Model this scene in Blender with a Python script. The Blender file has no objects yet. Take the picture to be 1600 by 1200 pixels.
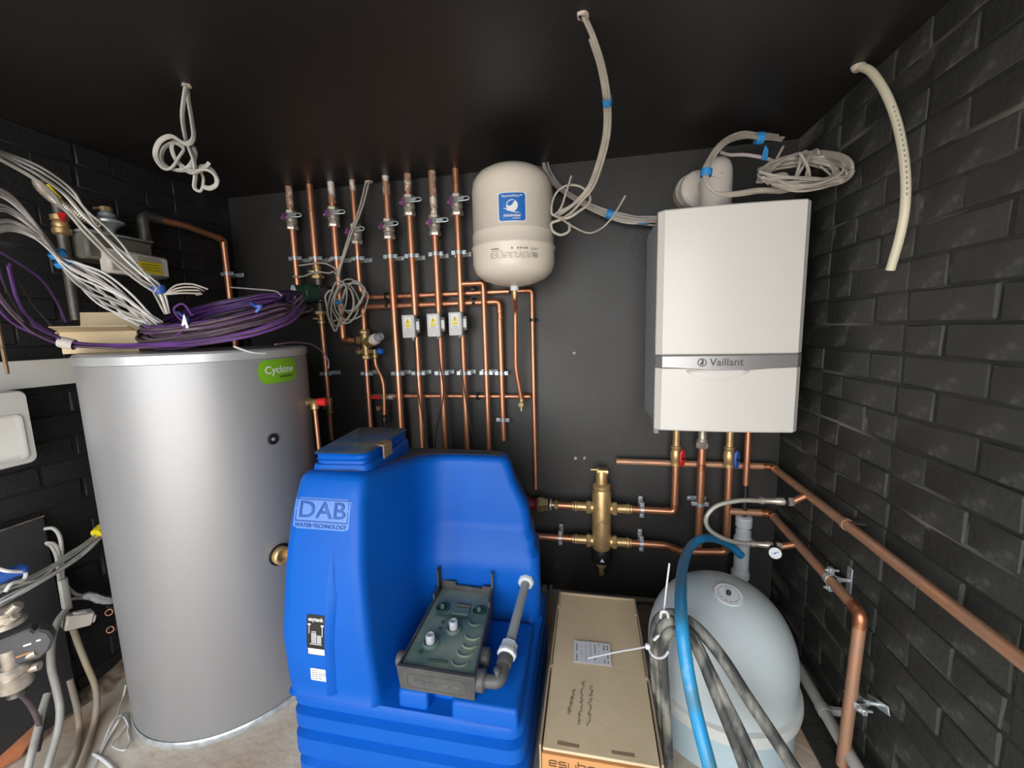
import bpy, bmesh, math, random
import numpy as np
from mathutils import Vector, Matrix
random.seed(7)
PI = math.pi
scene = bpy.context.scene
COL = scene.collection

# ------------------------------------------------------------------ camera
PAN, TILT, ROLL, FPX, CAMZ = -0.194471812, -0.132259648, -0.0267790275, 635.448, 1.2
_f = Vector((math.sin(PAN)*math.cos(TILT), math.cos(PAN)*math.cos(TILT), math.sin(TILT)))
_r0 = Vector((math.cos(PAN), -math.sin(PAN), 0)); _u0 = _r0.cross(_f)
_r = math.cos(ROLL)*_r0 + math.sin(ROLL)*_u0
_u = -math.sin(ROLL)*_r0 + math.cos(ROLL)*_u0
CAMP = Vector((0, 0, CAMZ))
cam = bpy.data.cameras.new('camera'); camo = bpy.data.objects.new('camera', cam); COL.objects.link(camo)
cam.sensor_fit = 'HORIZONTAL'; cam.sensor_width = 36.0; cam.lens = FPX/1600*36.0; cam.clip_start = 0.02
camo.matrix_world = Matrix(((_r.x, _u.x, -_f.x, 0), (_r.y, _u.y, -_f.y, 0), (_r.z, _u.z, -_f.z, CAMZ), (0, 0, 0, 1)))
scene.camera = camo

# ------------------------------------------------------------------ light: overcast daylight through the open front of the shed
world = bpy.data.worlds.new('sky'); scene.world = world; world.use_nodes = True
bg = world.node_tree.nodes['Background']
bg.inputs[0].default_value = (0.95, 0.975, 1.0, 1); bg.inputs[1].default_value = 2.6
scene.view_settings.view_transform = 'Standard'; scene.view_settings.look = 'None'
scene.view_settings.exposure = 1.08; scene.view_settings.gamma = 1.0
scene.view_settings.use_curve_mapping = False
scene.cycles.use_denoising = True
scene.cycles.max_bounces = 8; scene.cycles.caustics_reflective = False; scene.cycles.caustics_refractive = False

# room dimensions (metres)
YB, XR, XL, ZC, YFRONT = 1.75, 0.735, -1.70, 1.858, -0.75

# open doorway: a light portal that guides the sky light in, and the sun on the yard outside
pl = bpy.data.lights.new('doorway_portal', 'AREA'); pl.shape = 'RECTANGLE'; pl.size = XR-XL; pl.size_y = 1.85
pl.cycles.is_portal = True
plo = bpy.data.objects.new('doorway_portal', pl); COL.objects.link(plo)
plo.location = ((XR+XL)/2, YFRONT, 0.93); plo.rotation_euler = (PI/2, 0, 0)
sun = bpy.data.lights.new('sun', 'SUN'); sun.energy = 8.0; sun.angle = 0.02; sun.color = (1, 0.90, 0.77)
suno = bpy.data.objects.new('sun', sun); COL.objects.link(suno); suno.rotation_euler = (math.radians(48), 0, math.radians(102))

# ------------------------------------------------------------------ helpers
def ray(px, py):
    return _f + _r*((px-800)/FPX) - _u*((py-600)/FPX)
def at(px, py, Y=None, X=None, Z=None):
    """the place in the room that the measured image point stands for, on a plane of known depth"""
    d = ray(px, py)
    t = Y/d.y if Y is not None else (X/d.x if X is not None else (Z-CAMZ)/d.z)
    return CAMP + d*t
def rot_to(z, x=None):
    z = Vector(z).normalized()
    if x is None:
        x = Vector((0, 0, 1)) if abs(z.z) < .9 else Vector((1, 0, 0))
        x = (x - z*x.dot(z)).normalized()
        y = z.cross(x)
    else:
        x = Vector(x); x = (x - z*x.dot(z)).normalized(); y = z.cross(x)
    return Matrix(((x.x, y.x, z.x), (x.y, y.y, z.y), (x.z, y.z, z.z)))
def frame(o, xd, yd):
    x = Vector(xd).normalized(); y = Vector(yd); y = (y - x*y.dot(x)).normalized(); z = x.cross(y)
    return Matrix(((x.x, y.x, z.x, o[0]), (x.y, y.y, z.y, o[1]), (x.z, y.z, z.z, o[2]), (0, 0, 0, 1)))
def T(*v): return Matrix.Translation(Vector(v) if len(v) == 3 else Vector(v[0]))
def Rz(a): return Matrix.Rotation(a, 4, 'Z')
def Rx(a): return Matrix.Rotation(a, 4, 'X')
def Ry(a): return Matrix.Rotation(a, 4, 'Y')

def spline(P, n=8, closed=False):
    P = [Vector(p) for p in P]; out = []
    N = len(P)
    for i in range(N if closed else N-1):
        if closed: a, b, c, d = P[(i-1) % N], P[i], P[(i+1) % N], P[(i+2) % N]
        else:
            b, c = P[i], P[i+1]; a = P[i-1] if i else b*2-c; d = P[i+2] if i+2 < N else c*2-b
        for k in range(n):
            t = k/n
            out.append(.5*((2*b)+(c-a)*t+(2*a-5*b+4*c-d)*t*t+(3*b-a-3*c+d)*t**3))
    if not closed: out.append(P[-1])
    return out
def fillet(P, rad, k=6):
    P = [Vector(p) for p in P]; out = [P[0]]
    for i in range(1, len(P)-1):
        a, b, c = P[i-1], P[i], P[i+1]
        u = (a-b); v = (c-b); r = min(rad, u.length*.48, v.length*.48)
        s, e = b+u.normalized()*r, b+v.normalized()*r
        if u.angle(v, PI) > PI-.02: out.append(b); continue
        for j in range(k+1):
            t = j/k; out.append(s*(1-t)**2+b*2*t*(1-t)+e*t*t)
    out.append(P[-1]); return out

class MB:
    def __init__(s): s.v = []; s.f = []
    def add(s, v, f, m=None):
        o = len(s.v)
        s.v += [tuple(m @ Vector(p)) if m is not None else tuple(p) for p in v]
        s.f += [tuple(i+o for i in q) for q in f]; return s
    def box(s, c, d, b=0.0, m=None):
        hx, hy, hz = d[0]/2, d[1]/2, d[2]/2; b = min(b, hx*.9, hy*.9, hz*.9)
        mm = (m if m is not None else Matrix()) @ T(c)
        if b <= 0:
            v = [(x*hx, y*hy, z*hz) for x in (-1, 1) for y in (-1, 1) for z in (-1, 1)]
            f = [(0, 1, 3, 2), (4, 6, 7, 5), (0, 4, 5, 1), (2, 3, 7, 6), (0, 2, 6, 4), (1, 5, 7, 3)]
            return s.add(v, f, mm)
        v = []; idx = {}
        for x in (-1, 1):
            for y in (-1, 1):
                for z in (-1, 1):
                    for a in range(3):
                        p = [x*(hx-b), y*(hy-b), z*(hz-b)]; p[a] = (x*hx, y*hy, z*hz)[a]
                        idx[x, y, z, a] = len(v); v.append(tuple(p))
        f = []
        for a in range(3):
            o = [q for q in range(3) if q != a]
            for sg in (-1, 1):
                q = []
                for (p1, p2) in ((-1, -1), (1, -1), (1, 1), (-1, 1)):
                    k = [0, 0, 0]; k[a] = sg; k[o[0]] = p1; k[o[1]] = p2; q.append(idx[k[0], k[1], k[2], a])
                f.append(q)
            for s1 in (-1, 1):
                for s2 in (-1, 1):
                    def kk(e, w):
                        k = [0, 0, 0]; k[a] = e; k[o[0]] = s1; k[o[1]] = s2; return idx[k[0], k[1], k[2], w]
                    f.append([kk(-1, o[0]), kk(1, o[0]), kk(1, o[1]), kk(-1, o[1])])
        for x in (-1, 1):
            for y in (-1, 1):
                for z in (-1, 1): f.append([idx[x, y, z, a] for a in range(3)])
        return s.add(v, f, mm)
    def tube(s, P, r, n=10, closed=False, cap=True, flat=None, up=None, m=None):
        P = [Vector(p) for p in P]
        Q = [P[0]]
        for p in P[1:]:
            if (p-Q[-1]).length > 1e-6: Q.append(p)
        P = Q; N = len(P); rr = r if hasattr(r, '__len__') else [r]*N
        if len(rr) != N: rr = [rr[min(int(i*len(rr)/N), len(rr)-1)] for i in range(N)]
        tan = []
        for i in range(N):
            if closed: t = P[(i+1) % N]-P[i-1]
            else: t = P[min(i+1, N-1)]-P[max(i-1, 0)]
            tan.append(t.normalized() if t.length > 1e-9 else Vector((0, 0, 1)))
        if up is None:
            up = Vector((0, 0, 1)) if abs(tan[0].z) < .9 else Vector((1, 0, 0))
        x = (up - tan[0]*up.dot(tan[0])).normalized()
        v = []; f = []
        for i in range(N):
            if i:
                ax = tan[i-1].cross(tan[i])
                if ax.length > 1e-8: x = Matrix.Rotation(tan[i-1].angle(tan[i]), 3, ax) @ x
            x = (x - tan[i]*x.dot(tan[i])).normalized(); y = tan[i].cross(x)
            for k in range(n):
                a = 2*PI*k/n; fx = 1.0 if flat is None else flat
                v.append(P[i]+(x*math.cos(a)*fx+y*math.sin(a))*rr[i])
        for i in range(N if closed else N-1):
            j = (i+1) % N
            for k in range(n):
                k2 = (k+1) % n; f.append((i*n+k, i*n+k2, j*n+k2, j*n+k))
        if cap and not closed:
            f.append(tuple(range(n-1, -1, -1))); f.append(tuple((N-1)*n+k for k in range(n)))
        return s.add(v, f, m)
    def pipe(s, P, ro, ri, n=14, m=None):
        """open-ended hollow tube"""
        P = [Vector(p) for p in P]
        o = len(s.f); s.tube(P, ro, n, cap=False, m=m); s.tube(P[::-1], ri, n, cap=False, m=m)
        d = (P[-1]-P[-2]).normalized()
        for c, nn in ((P[-1], d), (P[0], (P[0]-P[1]).normalized())):
            R3 = rot_to(nn); v = []; f = []
            for k in range(n):
                a = 2*PI*k/n; e = R3 @ Vector((math.cos(a), math.sin(a), 0)); v += [c+e*ro, c+e*ri]
            for k in range(n): k2 = (k+1) % n; f.append((2*k, 2*k2, 2*k2+1, 2*k+1))
            s.add(v, f, m)
        return s
    def lathe(s, prof, n=24, o=(0, 0, 0), d=(0, 0, 1), m=None, cap=True, ph=0):
        R3 = rot_to(d); o = Vector(o); v = []; f = []
        for (r, z) in prof:
            for k in range(n):
                a = 2*PI*k/n+ph; v.append(o + R3 @ Vector((r*math.cos(a), r*math.sin(a), z)))
        for i in range(len(prof)-1):
            for k in range(n):
                k2 = (k+1) % n; f.append((i*n+k, i*n+k2, (i+1)*n+k2, (i+1)*n+k))
        if cap:
            if prof[0][0] > 1e-6: f.append(tuple(range(n-1, -1, -1)))
            if prof[-1][0] > 1e-6: f.append(tuple((len(prof)-1)*n+k for k in range(n)))
        return s.add(v, f, m)
    def cyl(s, a, b, r, n=16, bev=0.0, m=None):
        a, b = Vector(a), Vector(b); L = (b-a).length
        pr = [(r, 0), (r, L)] if bev <= 0 else [(r-bev, 0), (r, bev), (r, L-bev), (r-bev, L)]
        return s.lathe(pr, n, a, b-a, m)
    def hexnut(s, c, d, r, h, m=None):
        c = Vector(c); d = Vector(d).normalized()
        return s.lathe([(r*.9, -h/2), (r, -h/2+h*.15), (r, h/2-h*.15), (r*.9, h/2)], 6, c, d, m, ph=.3)
    def loft(s, S, cap=True, m=None):
        n = len(S[0]); v = [p for q in S for p in q]; f = []
        for i in range(len(S)-1):
            for k in range(n):
                k2 = (k+1) % n; f.append((i*n+k, i*n+k2, (i+1)*n+k2, (i+1)*n+k))
        if cap: f.append(tuple(range(n-1, -1, -1))); f.append(tuple((len(S)-1)*n+k for k in range(n)))
        return s.add(v, f, m)
    def prism(s, poly, h, m=None, bev=0.0):
        S = []
        if bev > 0:
            c = Vector((sum(p[0] for p in poly)/len(poly), sum(p[1] for p in poly)/len(poly)))
            def ins(d):
                out = []; n = len(poly)
                for i in range(n):
                    a, b, e = Vector(poly[i-1][:2]), Vector(poly[i][:2]), Vector(poly[(i+1) % n][:2])
                    n1 = (b-a); n1 = Vector((-n1.y, n1.x)).normalized(); n2 = (e-b); n2 = Vector((-n2.y, n2.x)).normalized()
                    k = n1+n2; k = k.normalized() if k.length > 1e-6 else n1
                    out.append(b+k*d)
                return out
            S = [[(p.x, p.y, 0) for p in ins(bev)], [(p[0], p[1], bev) for p in poly], [(p[0], p[1], h-bev) for p in poly], [(p.x, p.y, h) for p in ins(bev)]]
        else: S = [[(p[0], p[1], 0) for p in poly], [(p[0], p[1], h) for p in poly]]
        return s.loft(S, True, m)
    def build(s, name, mat, parent=None, angle=38):
        me = bpy.data.meshes.new(name); me.from_pydata([tuple(p) for p in s.v], [], s.f); me.validate()
        bm = bmesh.new(); bm.from_mesh(me); bmesh.ops.recalc_face_normals(bm, faces=bm.faces); bm.to_mesh(me); bm.free()
        me.polygons.foreach_set('use_smooth', [True]*len(me.polygons)); me.set_sharp_from_angle(angle=math.radians(angle))
        me.materials.append(MAT[mat])
        return link(name, me, parent)
WO = {}
def link(name, me, parent=None):
    o = bpy.data.objects.new(name, me); COL.objects.link(o)
    if parent is not None: o.parent = parent; o.location = -WO.get(parent, Vector((0, 0, 0)))
    WO[o] = Vector((0, 0, 0))
    return o
def tag(o, label, cat, group=None, kind=None):
    o['label'] = label; o['category'] = cat
    if group: o['group'] = group
    if kind: o['kind'] = kind
    return o
def thing(name, label, cat, loc=(0, 0, 0), group=None):
    o = bpy.data.objects.new(name, None); COL.objects.link(o); o.location = loc; o.empty_display_size = .05
    WO[o] = Vector(loc); return tag(o, label, cat, group)
def dup(root, M, label, group=None):
    r = root.copy(); COL.objects.link(r); r.matrix_world = M; r['label'] = label
    if group: r['group'] = group
    for ch in list(root.children):
        c = ch.copy(); COL.objects.link(c); c.parent = r
        for g in list(ch.children):
            d = g.copy(); COL.objects.link(d); d.parent = c
    return r
class Proto:
    """first use moves the thing itself, later uses copy it with its parts"""
    def __init__(s, root): s.root = root; s.used = False
    def place(s, M, label, group=None):
        if not s.used:
            s.used = True; s.root.matrix_world = M; s.root['label'] = label
            if group: s.root['group'] = group
            return s.root
        return dup(s.root, M, label, group)

def text(body, size, mat, parent, M, name='lettering', ext=.0003, align='CENTER', bold=0.0, warp=None, sx=1.0):
    cu = bpy.data.curves.new('lettering', 'FONT'); cu.body = body; cu.size = size; cu.extrude = ext; cu.offset = bold*size
    cu.align_x = align; cu.align_y = 'CENTER'; cu.resolution_u = 3
    ob = bpy.data.objects.new('lettering', cu); COL.objects.link(ob)
    dg = bpy.context.evaluated_depsgraph_get(); dg.update()
    me = bpy.data.meshes.new_from_object(ob.evaluated_get(dg)); bpy.data.objects.remove(ob); bpy.data.curves.remove(cu)
    for v in me.vertices:
        p = Vector((v.co.x*sx, v.co.y, v.co.z)); v.co = warp(p) if warp else M @ p
    me.materials.clear(); me.materials.append(MAT[mat]); me.name = name
    return link(name, me, parent)

# ------------------------------------------------------------------ materials
MAT = {}
def mat(name, c1, rough=.5, metal=0.0, c2=None, scale=8.0, lo=.4, hi=.6, bump=0.0, bscale=60.0, rvar=0.0, detail=6.0, coat=0.0, stretch=None, spec=None, alpha=None, c3=None, scale3=3.0, lo3=.55, hi3=.7, trans=0.0):
    m = bpy.data.materials.new(name); m.use_nodes = True; nt = m.node_tree; N, L = nt.nodes, nt.links
    b = N['Principled BSDF']; b.inputs['Base Color'].default_value = (*c1, 1); b.inputs['Roughness'].default_value = rough
    b.inputs['Metallic'].default_value = metal
    if coat: b.inputs['Coat Weight'].default_value = coat; b.inputs['Coat Roughness'].default_value = .12
    if spec is not None: b.inputs['Specular IOR Level'].default_value = spec
    if trans: b.inputs['Transmission Weight'].default_value = trans
    tc = N.new('ShaderNodeTexCoord'); src = tc.outputs['Object']
    if stretch:
        mp = N.new('ShaderNodeMapping'); mp.inputs['Scale'].default_value = stretch; L.new(src, mp.inputs['Vector']); src = mp.outputs[0]
    fac = None
    if c2 is not None:
        nz = N.new('ShaderNodeTexNoise'); nz.inputs['Scale'].default_value = scale; nz.inputs['Detail'].default_value = detail; L.new(src, nz.inputs['Vector'])
        rp = N.new('ShaderNodeMapRange'); rp.inputs['From Min'].default_value = lo; rp.inputs['From Max'].default_value = hi; L.new(nz.outputs[0], rp.inputs[0])
        mx = N.new('ShaderNodeMix'); mx.data_type = 'RGBA'; mx.inputs[6].default_value = (*c1, 1); mx.inputs[7].default_value = (*c2, 1)
        L.new(rp.outputs[0], mx.inputs[0]); out = mx.outputs[2]; fac = rp.outputs[0]
        if c3 is not None:
            nz3 = N.new('ShaderNodeTexNoise'); nz3.inputs['Scale'].default_value = scale3; nz3.inputs['Detail'].default_value = 8; L.new(src, nz3.inputs['Vector'])
            rp3 = N.new('ShaderNodeMapRange'); rp3.inputs['From Min'].default_value = lo3; rp3.inputs['From Max'].default_value = hi3; L.new(nz3.outputs[0], rp3.inputs[0])
            mx3 = N.new('ShaderNodeMix'); mx3.data_type = 'RGBA'; L.new(out, mx3.inputs[6]); mx3.inputs[7].default_value = (*c3, 1)
            L.new(rp3.outputs[0], mx3.inputs[0]); out = mx3.outputs[2]
        L.new(out, b.inputs['Base Color'])
        if rvar:
            rr = N.new('ShaderNodeMapRange'); rr.inputs['To Min'].default_value = rough; rr.inputs['To Max'].default_value = rough+rvar
            L.new(fac, rr.inputs[0]); L.new(rr.outputs[0], b.inputs['Roughness'])
    if bump:
        nb = N.new('ShaderNodeTexNoise'); nb.inputs['Scale'].default_value = bscale; nb.inputs['Detail'].default_value = 5; L.new(src, nb.inputs['Vector'])
        bp = N.new('ShaderNodeBump'); bp.inputs['Strength'].default_value = bump; bp.inputs['Distance'].default_value = .004
        L.new(nb.outputs[0], bp.inputs['Height']); L.new(bp.outputs[0], b.inputs['Normal'])
    MAT[name] = m; return m
mat('black_wall', (.021, .0195, .018), .40, c2=(.040, .037, .034), scale=2.2, lo=.35, hi=.75, bump=.25, bscale=220, rvar=.15, c3=(.07, .068, .064), scale3=9, lo3=.66, hi3=.85)
mat('black_ceiling', (.015, .0135, .0135), .42, c2=(.019, .017, .017), scale=2, bump=.18, bscale=300, rvar=.08)
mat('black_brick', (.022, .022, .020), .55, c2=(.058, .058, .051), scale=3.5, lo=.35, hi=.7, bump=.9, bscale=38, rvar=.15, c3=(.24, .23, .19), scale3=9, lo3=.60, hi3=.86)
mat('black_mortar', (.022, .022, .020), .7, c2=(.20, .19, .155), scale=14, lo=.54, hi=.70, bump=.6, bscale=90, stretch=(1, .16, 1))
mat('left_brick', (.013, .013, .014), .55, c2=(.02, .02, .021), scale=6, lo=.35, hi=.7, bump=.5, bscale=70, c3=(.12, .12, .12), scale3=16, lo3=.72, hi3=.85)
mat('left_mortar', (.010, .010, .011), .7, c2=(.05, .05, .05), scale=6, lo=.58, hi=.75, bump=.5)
mat('concrete', (.62, .55, .46), .85, c2=(.76, .70, .61), scale=5, lo=.35, hi=.65, bump=.6, bscale=45, c3=(.42, .28, .17), scale3=2.6, lo3=.42, hi3=.70)
mat('yard', (.42, .40, .37), .9, c2=(.5, .48, .45), scale=2)
mat('dusty_rubble', (.12, .085, .06), .95, c2=(.30, .22, .16), scale=30, bump=1, bscale=60)
mat('copper', (.80, .38, .22), .32, .80, c2=(.60, .25, .14), scale=9, lo=.3, hi=.75, rvar=.12, stretch=(1, 1, .35))
mat('copper_joint', (.70, .31, .16), .36, .85, c2=(.5, .2, .1), scale=25)
mat('copper_dusty', (.50, .30, .20), .5, .5, c2=(.66, .33, .19), scale=14, lo=.35, hi=.6, rvar=-.12)
mat('copper_painted', (.45, .24, .15), .55, .4, c2=(.80, .74, .68), scale=26, lo=.47, hi=.55)
mat('brass', (.74, .51, .24), .38, .62, c2=(.60, .40, .18), scale=30)
mat('brass_dull', (.42, .29, .14), .45, .75, c2=(.58, .40, .19), scale=30)
mat('brass_bright', (.88, .74, .40), .25, .9)
mat('nickel', (.64, .58, .50), .36, .6, c2=(.50, .43, .35), scale=35)
mat('zinc', (.70, .74, .76), .34, .6, c2=(.5, .54, .56), scale=40)
mat('dark_metal', (.10, .095, .085), .5, .6, c2=(.16, .15, .13), scale=20)
mat('steel', (.37, .37, .38), .45, .5, c2=(.40, .40, .41), scale=3, stretch=(1, 1, .15), rvar=.05)
mat('steel_lid', (.60, .61, .62), .4, .55)
mat('tank_blue', (.001, .095, .47), .45, c2=(.0015, .105, .50), scale=4, bump=.06, bscale=300, spec=.25)
mat('tank_blue_dusty', (.03, .075, .17), .7, c2=(.12, .118, .11), scale=12, lo=.34, hi=.56, c3=(.012, .09, .33), scale3=6, lo3=.54, hi3=.7)
mat('emboss_blue', (.11, .25, .66), .4)
mat('emboss_dark', (.015, .085, .36), .45)
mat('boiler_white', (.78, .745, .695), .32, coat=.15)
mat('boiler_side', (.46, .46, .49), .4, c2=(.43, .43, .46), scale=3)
mat('boiler_band', (.40, .39, .385), .33, .55)
mat('band_letter', (.10, .10, .11), .4)
mat('vessel_cream', (.80, .72, .61), .30, coat=.25)
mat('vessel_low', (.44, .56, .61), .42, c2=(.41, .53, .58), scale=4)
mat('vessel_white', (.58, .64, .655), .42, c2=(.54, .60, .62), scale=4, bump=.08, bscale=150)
mat('vessel_band', (.62, .64, .61), .45)
mat('white_plastic', (.78, .78, .80), .35)
mat('white_warm', (.72, .66, .60), .4)
mat('white_trunk', (.66, .645, .605), .45)
mat('grey_plastic', (.30, .31, .31), .5)
mat('dark_grey_plastic', (.075, .075, .078), .5, c2=(.10, .10, .10), scale=20)
mat('black_plastic', (.014, .014, .015), .42)
mat('dock_black', (.05, .05, .05), .6, c2=(.10, .098, .092), scale=12, lo=.4, hi=.7)
mat('dock_green', (.10, .17, .14), .6, c2=(.27, .31, .235), scale=9, lo=.40, hi=.68, bump=.1)
mat('dock_green_dark', (.03, .075, .058), .5)
mat('cap_grey', (.42, .45, .47), .5)
mat('pump_green', (.012, .05, .032), .45)
mat('red', (.62, .02, .025), .35)
mat('dark_red', (.20, .015, .02), .5, c2=(.12, .01, .015), scale=30)
mat('blue', (.02, .13, .52), .4)
mat('valve_blue', (.03, .10, .40), .35)
mat('tape_blue', (.03, .27, .66), .55)
mat('purple', (.145, .05, .25), .42, c2=(.10, .04, .16), scale=12)
mat('purple_dusty', (.11, .055, .13), .5, c2=(.20, .14, .17), scale=15, lo=.45, hi=.65)
mat('cable_brown', (.13, .10, .105), .55, c2=(.075, .05, .07), scale=14)
mat('cable_black', (.012, .011, .012), .45)
mat('cable_grey', (.47, .455, .42), .5, c2=(.40, .385, .35), scale=20)
mat('cable_warm', (.50, .45, .385), .5, c2=(.42, .37, .31), scale=20)
mat('cable_white', (.70, .69, .67), .45)
mat('cable_lilac', (.50, .43, .43), .5)
mat('conduit_grey', (.36, .35, .32), .5, c2=(.46, .44, .40), scale=15)
mat('conduit_tan', (.44, .34, .22), .6, c2=(.40, .35, .28), scale=9)
mat('hose_blue', (.025, .30, .62), .35, c2=(.06, .22, .34), scale=7, lo=.5, hi=.62, c3=(.22, .42, .56), scale3=18, lo3=.6, hi3=.75)
mat('hose_grey', (.055, .058, .056), .6, c2=(.33, .325, .28), scale=26, lo=.44, hi=.66, stretch=(1, .45, .45), bump=.3, bscale=80)
mat('braid', (.55, .52, .45), .45, .3, c2=(.42, .40, .34), scale=300)
mat('cream_pipe', (.72, .66, .49), .4)
mat('pvc_white', (.66, .70, .72), .45)
mat('pvc_dusty', (.50, .485, .45), .6, c2=(.42, .40, .36), scale=20)
mat('cardboard', (.72, .57, .365), .85, c2=(.65, .505, .315), scale=6, lo=.3, hi=.7, bump=.25, bscale=30, c3=(.74, .61, .42), scale3=3)
mat('cardboard_edge', (.40, .31, .22), .9)
mat('cardboard_orange', (.60, .29, .11), .8)
mat('cardboard_dark', (.30, .20, .12), .9)
mat('print_brown', (.16, .085, .04), .8)
mat('ink', (.09, .06, .05), .8)
mat('print_black', (.03, .03, .035), .6)
mat('print_grey', (.25, .24, .23), .6)
mat('paper', (.72, .73, .75), .6)
mat('label_green', (.20, .47, .015), .35)
mat('label_dark_green', (.03, .12, .01), .5)
mat('label_white', (.82, .82, .82), .45)
mat('label_blue', (.01, .14, .52), .4)
mat('label_black', (.015, .014, .013), .35)
mat('label_yellow', (.85, .66, .02), .45)
mat('enclosure', (.60, .60, .58), .4)
mat('terracotta', (.50, .17, .07), .85, c2=(.32, .12, .06), scale=12)
mat('panel_dark', (.030, .030, .032), .5, c2=(.04, .04, .042), scale=5)
mat('meter_grey', (.13, .13, .105), .55, c2=(.20, .19, .15), scale=15, lo=.5, hi=.7)
mat('purple_cap', (.20, .03, .20), .45)
mat('plaster', (.55, .45, .38), .9)
mat('glass_face', (.78, .82, .84), .25)
# ================================================================== THE SETTING
def struct(name, mb, m, kind='structure'):
    o = mb.build(name, m); o['kind'] = kind; return o
struct('floor', MB().box(((XL+XR)/2, .5, -.05), (XR-XL+.3, 2.8, .1)), 'concrete')
struct('yard_ground', MB().box((-.5, -5.0, -.09), (16, 8.2, .1)), 'yard')
struct('ceiling', MB().box(((XL+XR)/2, .5, ZC+.04), (XR-XL+.3, 2.6, .08)), 'black_ceiling')
struct('wall_back', MB().box(((XL+XR)/2, YB+.05, .93), (XR-XL+.4, .1, 2.0)), 'black_wall')

wr = struct('wall_right', MB().box((XR+.053, .5, .93), (.1, 2.6, 2.0)), 'black_mortar')
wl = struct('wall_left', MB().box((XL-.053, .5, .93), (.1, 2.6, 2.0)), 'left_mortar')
def brick_mesh(L, seed, m):
    rd = random.Random(seed); mb = MB().box((0, 0, 0), (.03, L, .0675), .003)
    mb.v = [(x+rd.uniform(-.0012, .0012), y+rd.uniform(-.002, .002), z+rd.uniform(-.0015, .0015)) for x, y, z in mb.v]
    me = bpy.data.meshes.new('brick'); me.from_pydata(mb.v, [], mb.f)
    bm = bmesh.new(); bm.from_mesh(me); bmesh.ops.recalc_face_normals(bm, faces=bm.faces); bm.to_mesh(me); bm.free()
    me.materials.append(MAT[m]); return me
def brickwork(wall, x, sgn, m, visible):
    big = [brick_mesh(.216, i, m) for i in range(4)]; small = [brick_mesh(.104, 10+i, m) for i in range(3)]
    rest = MB(); rd = random.Random(3)
    for row in range(25):
        z = .037+row*.0745
        y = YB - (.055 if row % 2 else .165)
        k = row % 2
        while y > -.75:
            L = .216 if k % 2 else .104
            yc = y-L/2; xo = x+sgn*(.015+rd.uniform(-.0025, .0025))
            if visible(yc, z):
                o = link('brick', rd.choice(big if k % 2 else small), wall)
                o.location = (xo, yc, z+rd.uniform(-.002, .002)); o.rotation_euler = (rd.uniform(-.008, .008), rd.uniform(-.02, .02), rd.uniform(-.01, .01))
            else: rest.box((xo, yc, z), (.03, L, .0675), .003)
            y -= L+rd.choice((.004, .008, .0115)); k += 1
    r = rest.build('brickwork', m, wall); r['kind'] = 'stuff'
brickwork(wr, XR, 1, 'black_brick', lambda y, z: y > .55)
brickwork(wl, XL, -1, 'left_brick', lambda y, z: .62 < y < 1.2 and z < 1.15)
# unseen header beam added over the open front, its height set for the light
struct('trim_1', MB().box(((XL+XR)/2, YFRONT, 1.93), (XR-XL, .08, .14)), 'black_ceiling')
struct('trim_2', MB().box((XR-.06, .9, .007), (.13, 1.7, .014), .004), 'black_brick')  # low dark slab along the foot of the right wall
# dirty strip where the left wall meets the floor
mbd = MB(); rd = random.Random(5)
S = []
for i in range(30):
    y = .35+i*.047; h = .03+rd.uniform(-.006, .01); w = .055+rd.uniform(-.012, .02)
    S.append([(XL, y, 0), (XL+w, y, 0), (XL+w*.6, y, h*.5), (XL+.012, y, h), (XL, y, h)])
mbd.loft(S); struct('baseboard_left', mbd, 'dusty_rubble')

# ================================================================== HOT WATER CYLINDER
CX, CY, CR, CT = -1.257, 1.13, .30, 1.163
cyl = thing('hot_water_cylinder', 'tall silver hot water cylinder with a green oval badge near its top', 'water cylinder', (CX, CY, 0))
MB().lathe([(CR-.012, 0), (CR-.004, .006), (CR-.002, .02), (CR, .024), (CR, CT-.03)], 96, (CX, CY, 0)).build('body', 'steel', cyl)
MB().lathe([(CR-.001, CT-.03), (CR+.0035, CT-.028), (CR+.0035, CT-.006), (CR-.002, CT), (.05, CT+.004), (0, CT+.004)], 96, (CX, CY, 0)).build('lid', 'steel_lid', cyl)
MB().lathe([(CR+.002, 0), (CR+.004, .004), (CR+.004, .018), (CR+.001, .022)], 96, (CX, CY, 0), cap=False).build('base_ring', 'zinc', cyl)
def cyl_hit(px, py, cx=CX, cy=CY, R=CR):
    d = ray(px, py); a = d.x**2+d.y**2; b = -2*(d.x*cx+d.y*cy); c = cx*cx+cy*cy-R*R
    t = (-b-math.sqrt(max(b*b-4*a*c, 0)))/(2*a); p = CAMP+d*t
    return math.atan2(p.y-cy, p.x-cx), p.z
def cylmap(cx, cy, R, a0, z0, off=.0012, k=1.0):
    """flat sticker coordinates -> cylinder surface (x runs to the viewer's right)"""
    def w(p):
        a = a0 + p.x/R; r = R+off+p.z
        return Vector((cx+r*math.cos(a), cy+r*math.sin(a), z0+p.y))
    return w
def rrect(w, h, r, k=5):
    out = []
    for (cx, cy, a0) in ((w/2-r, h/2-r, 0), (-w/2+r, h/2-r, PI/2), (-w/2+r, -h/2+r, PI), (w/2-r, -h/2+r, 1.5*PI)):
        for i in range(k+1):
            a = a0+PI/2*i/k; out.append((cx+r*math.cos(a), cy+r*math.sin(a)))
    return out
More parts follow.
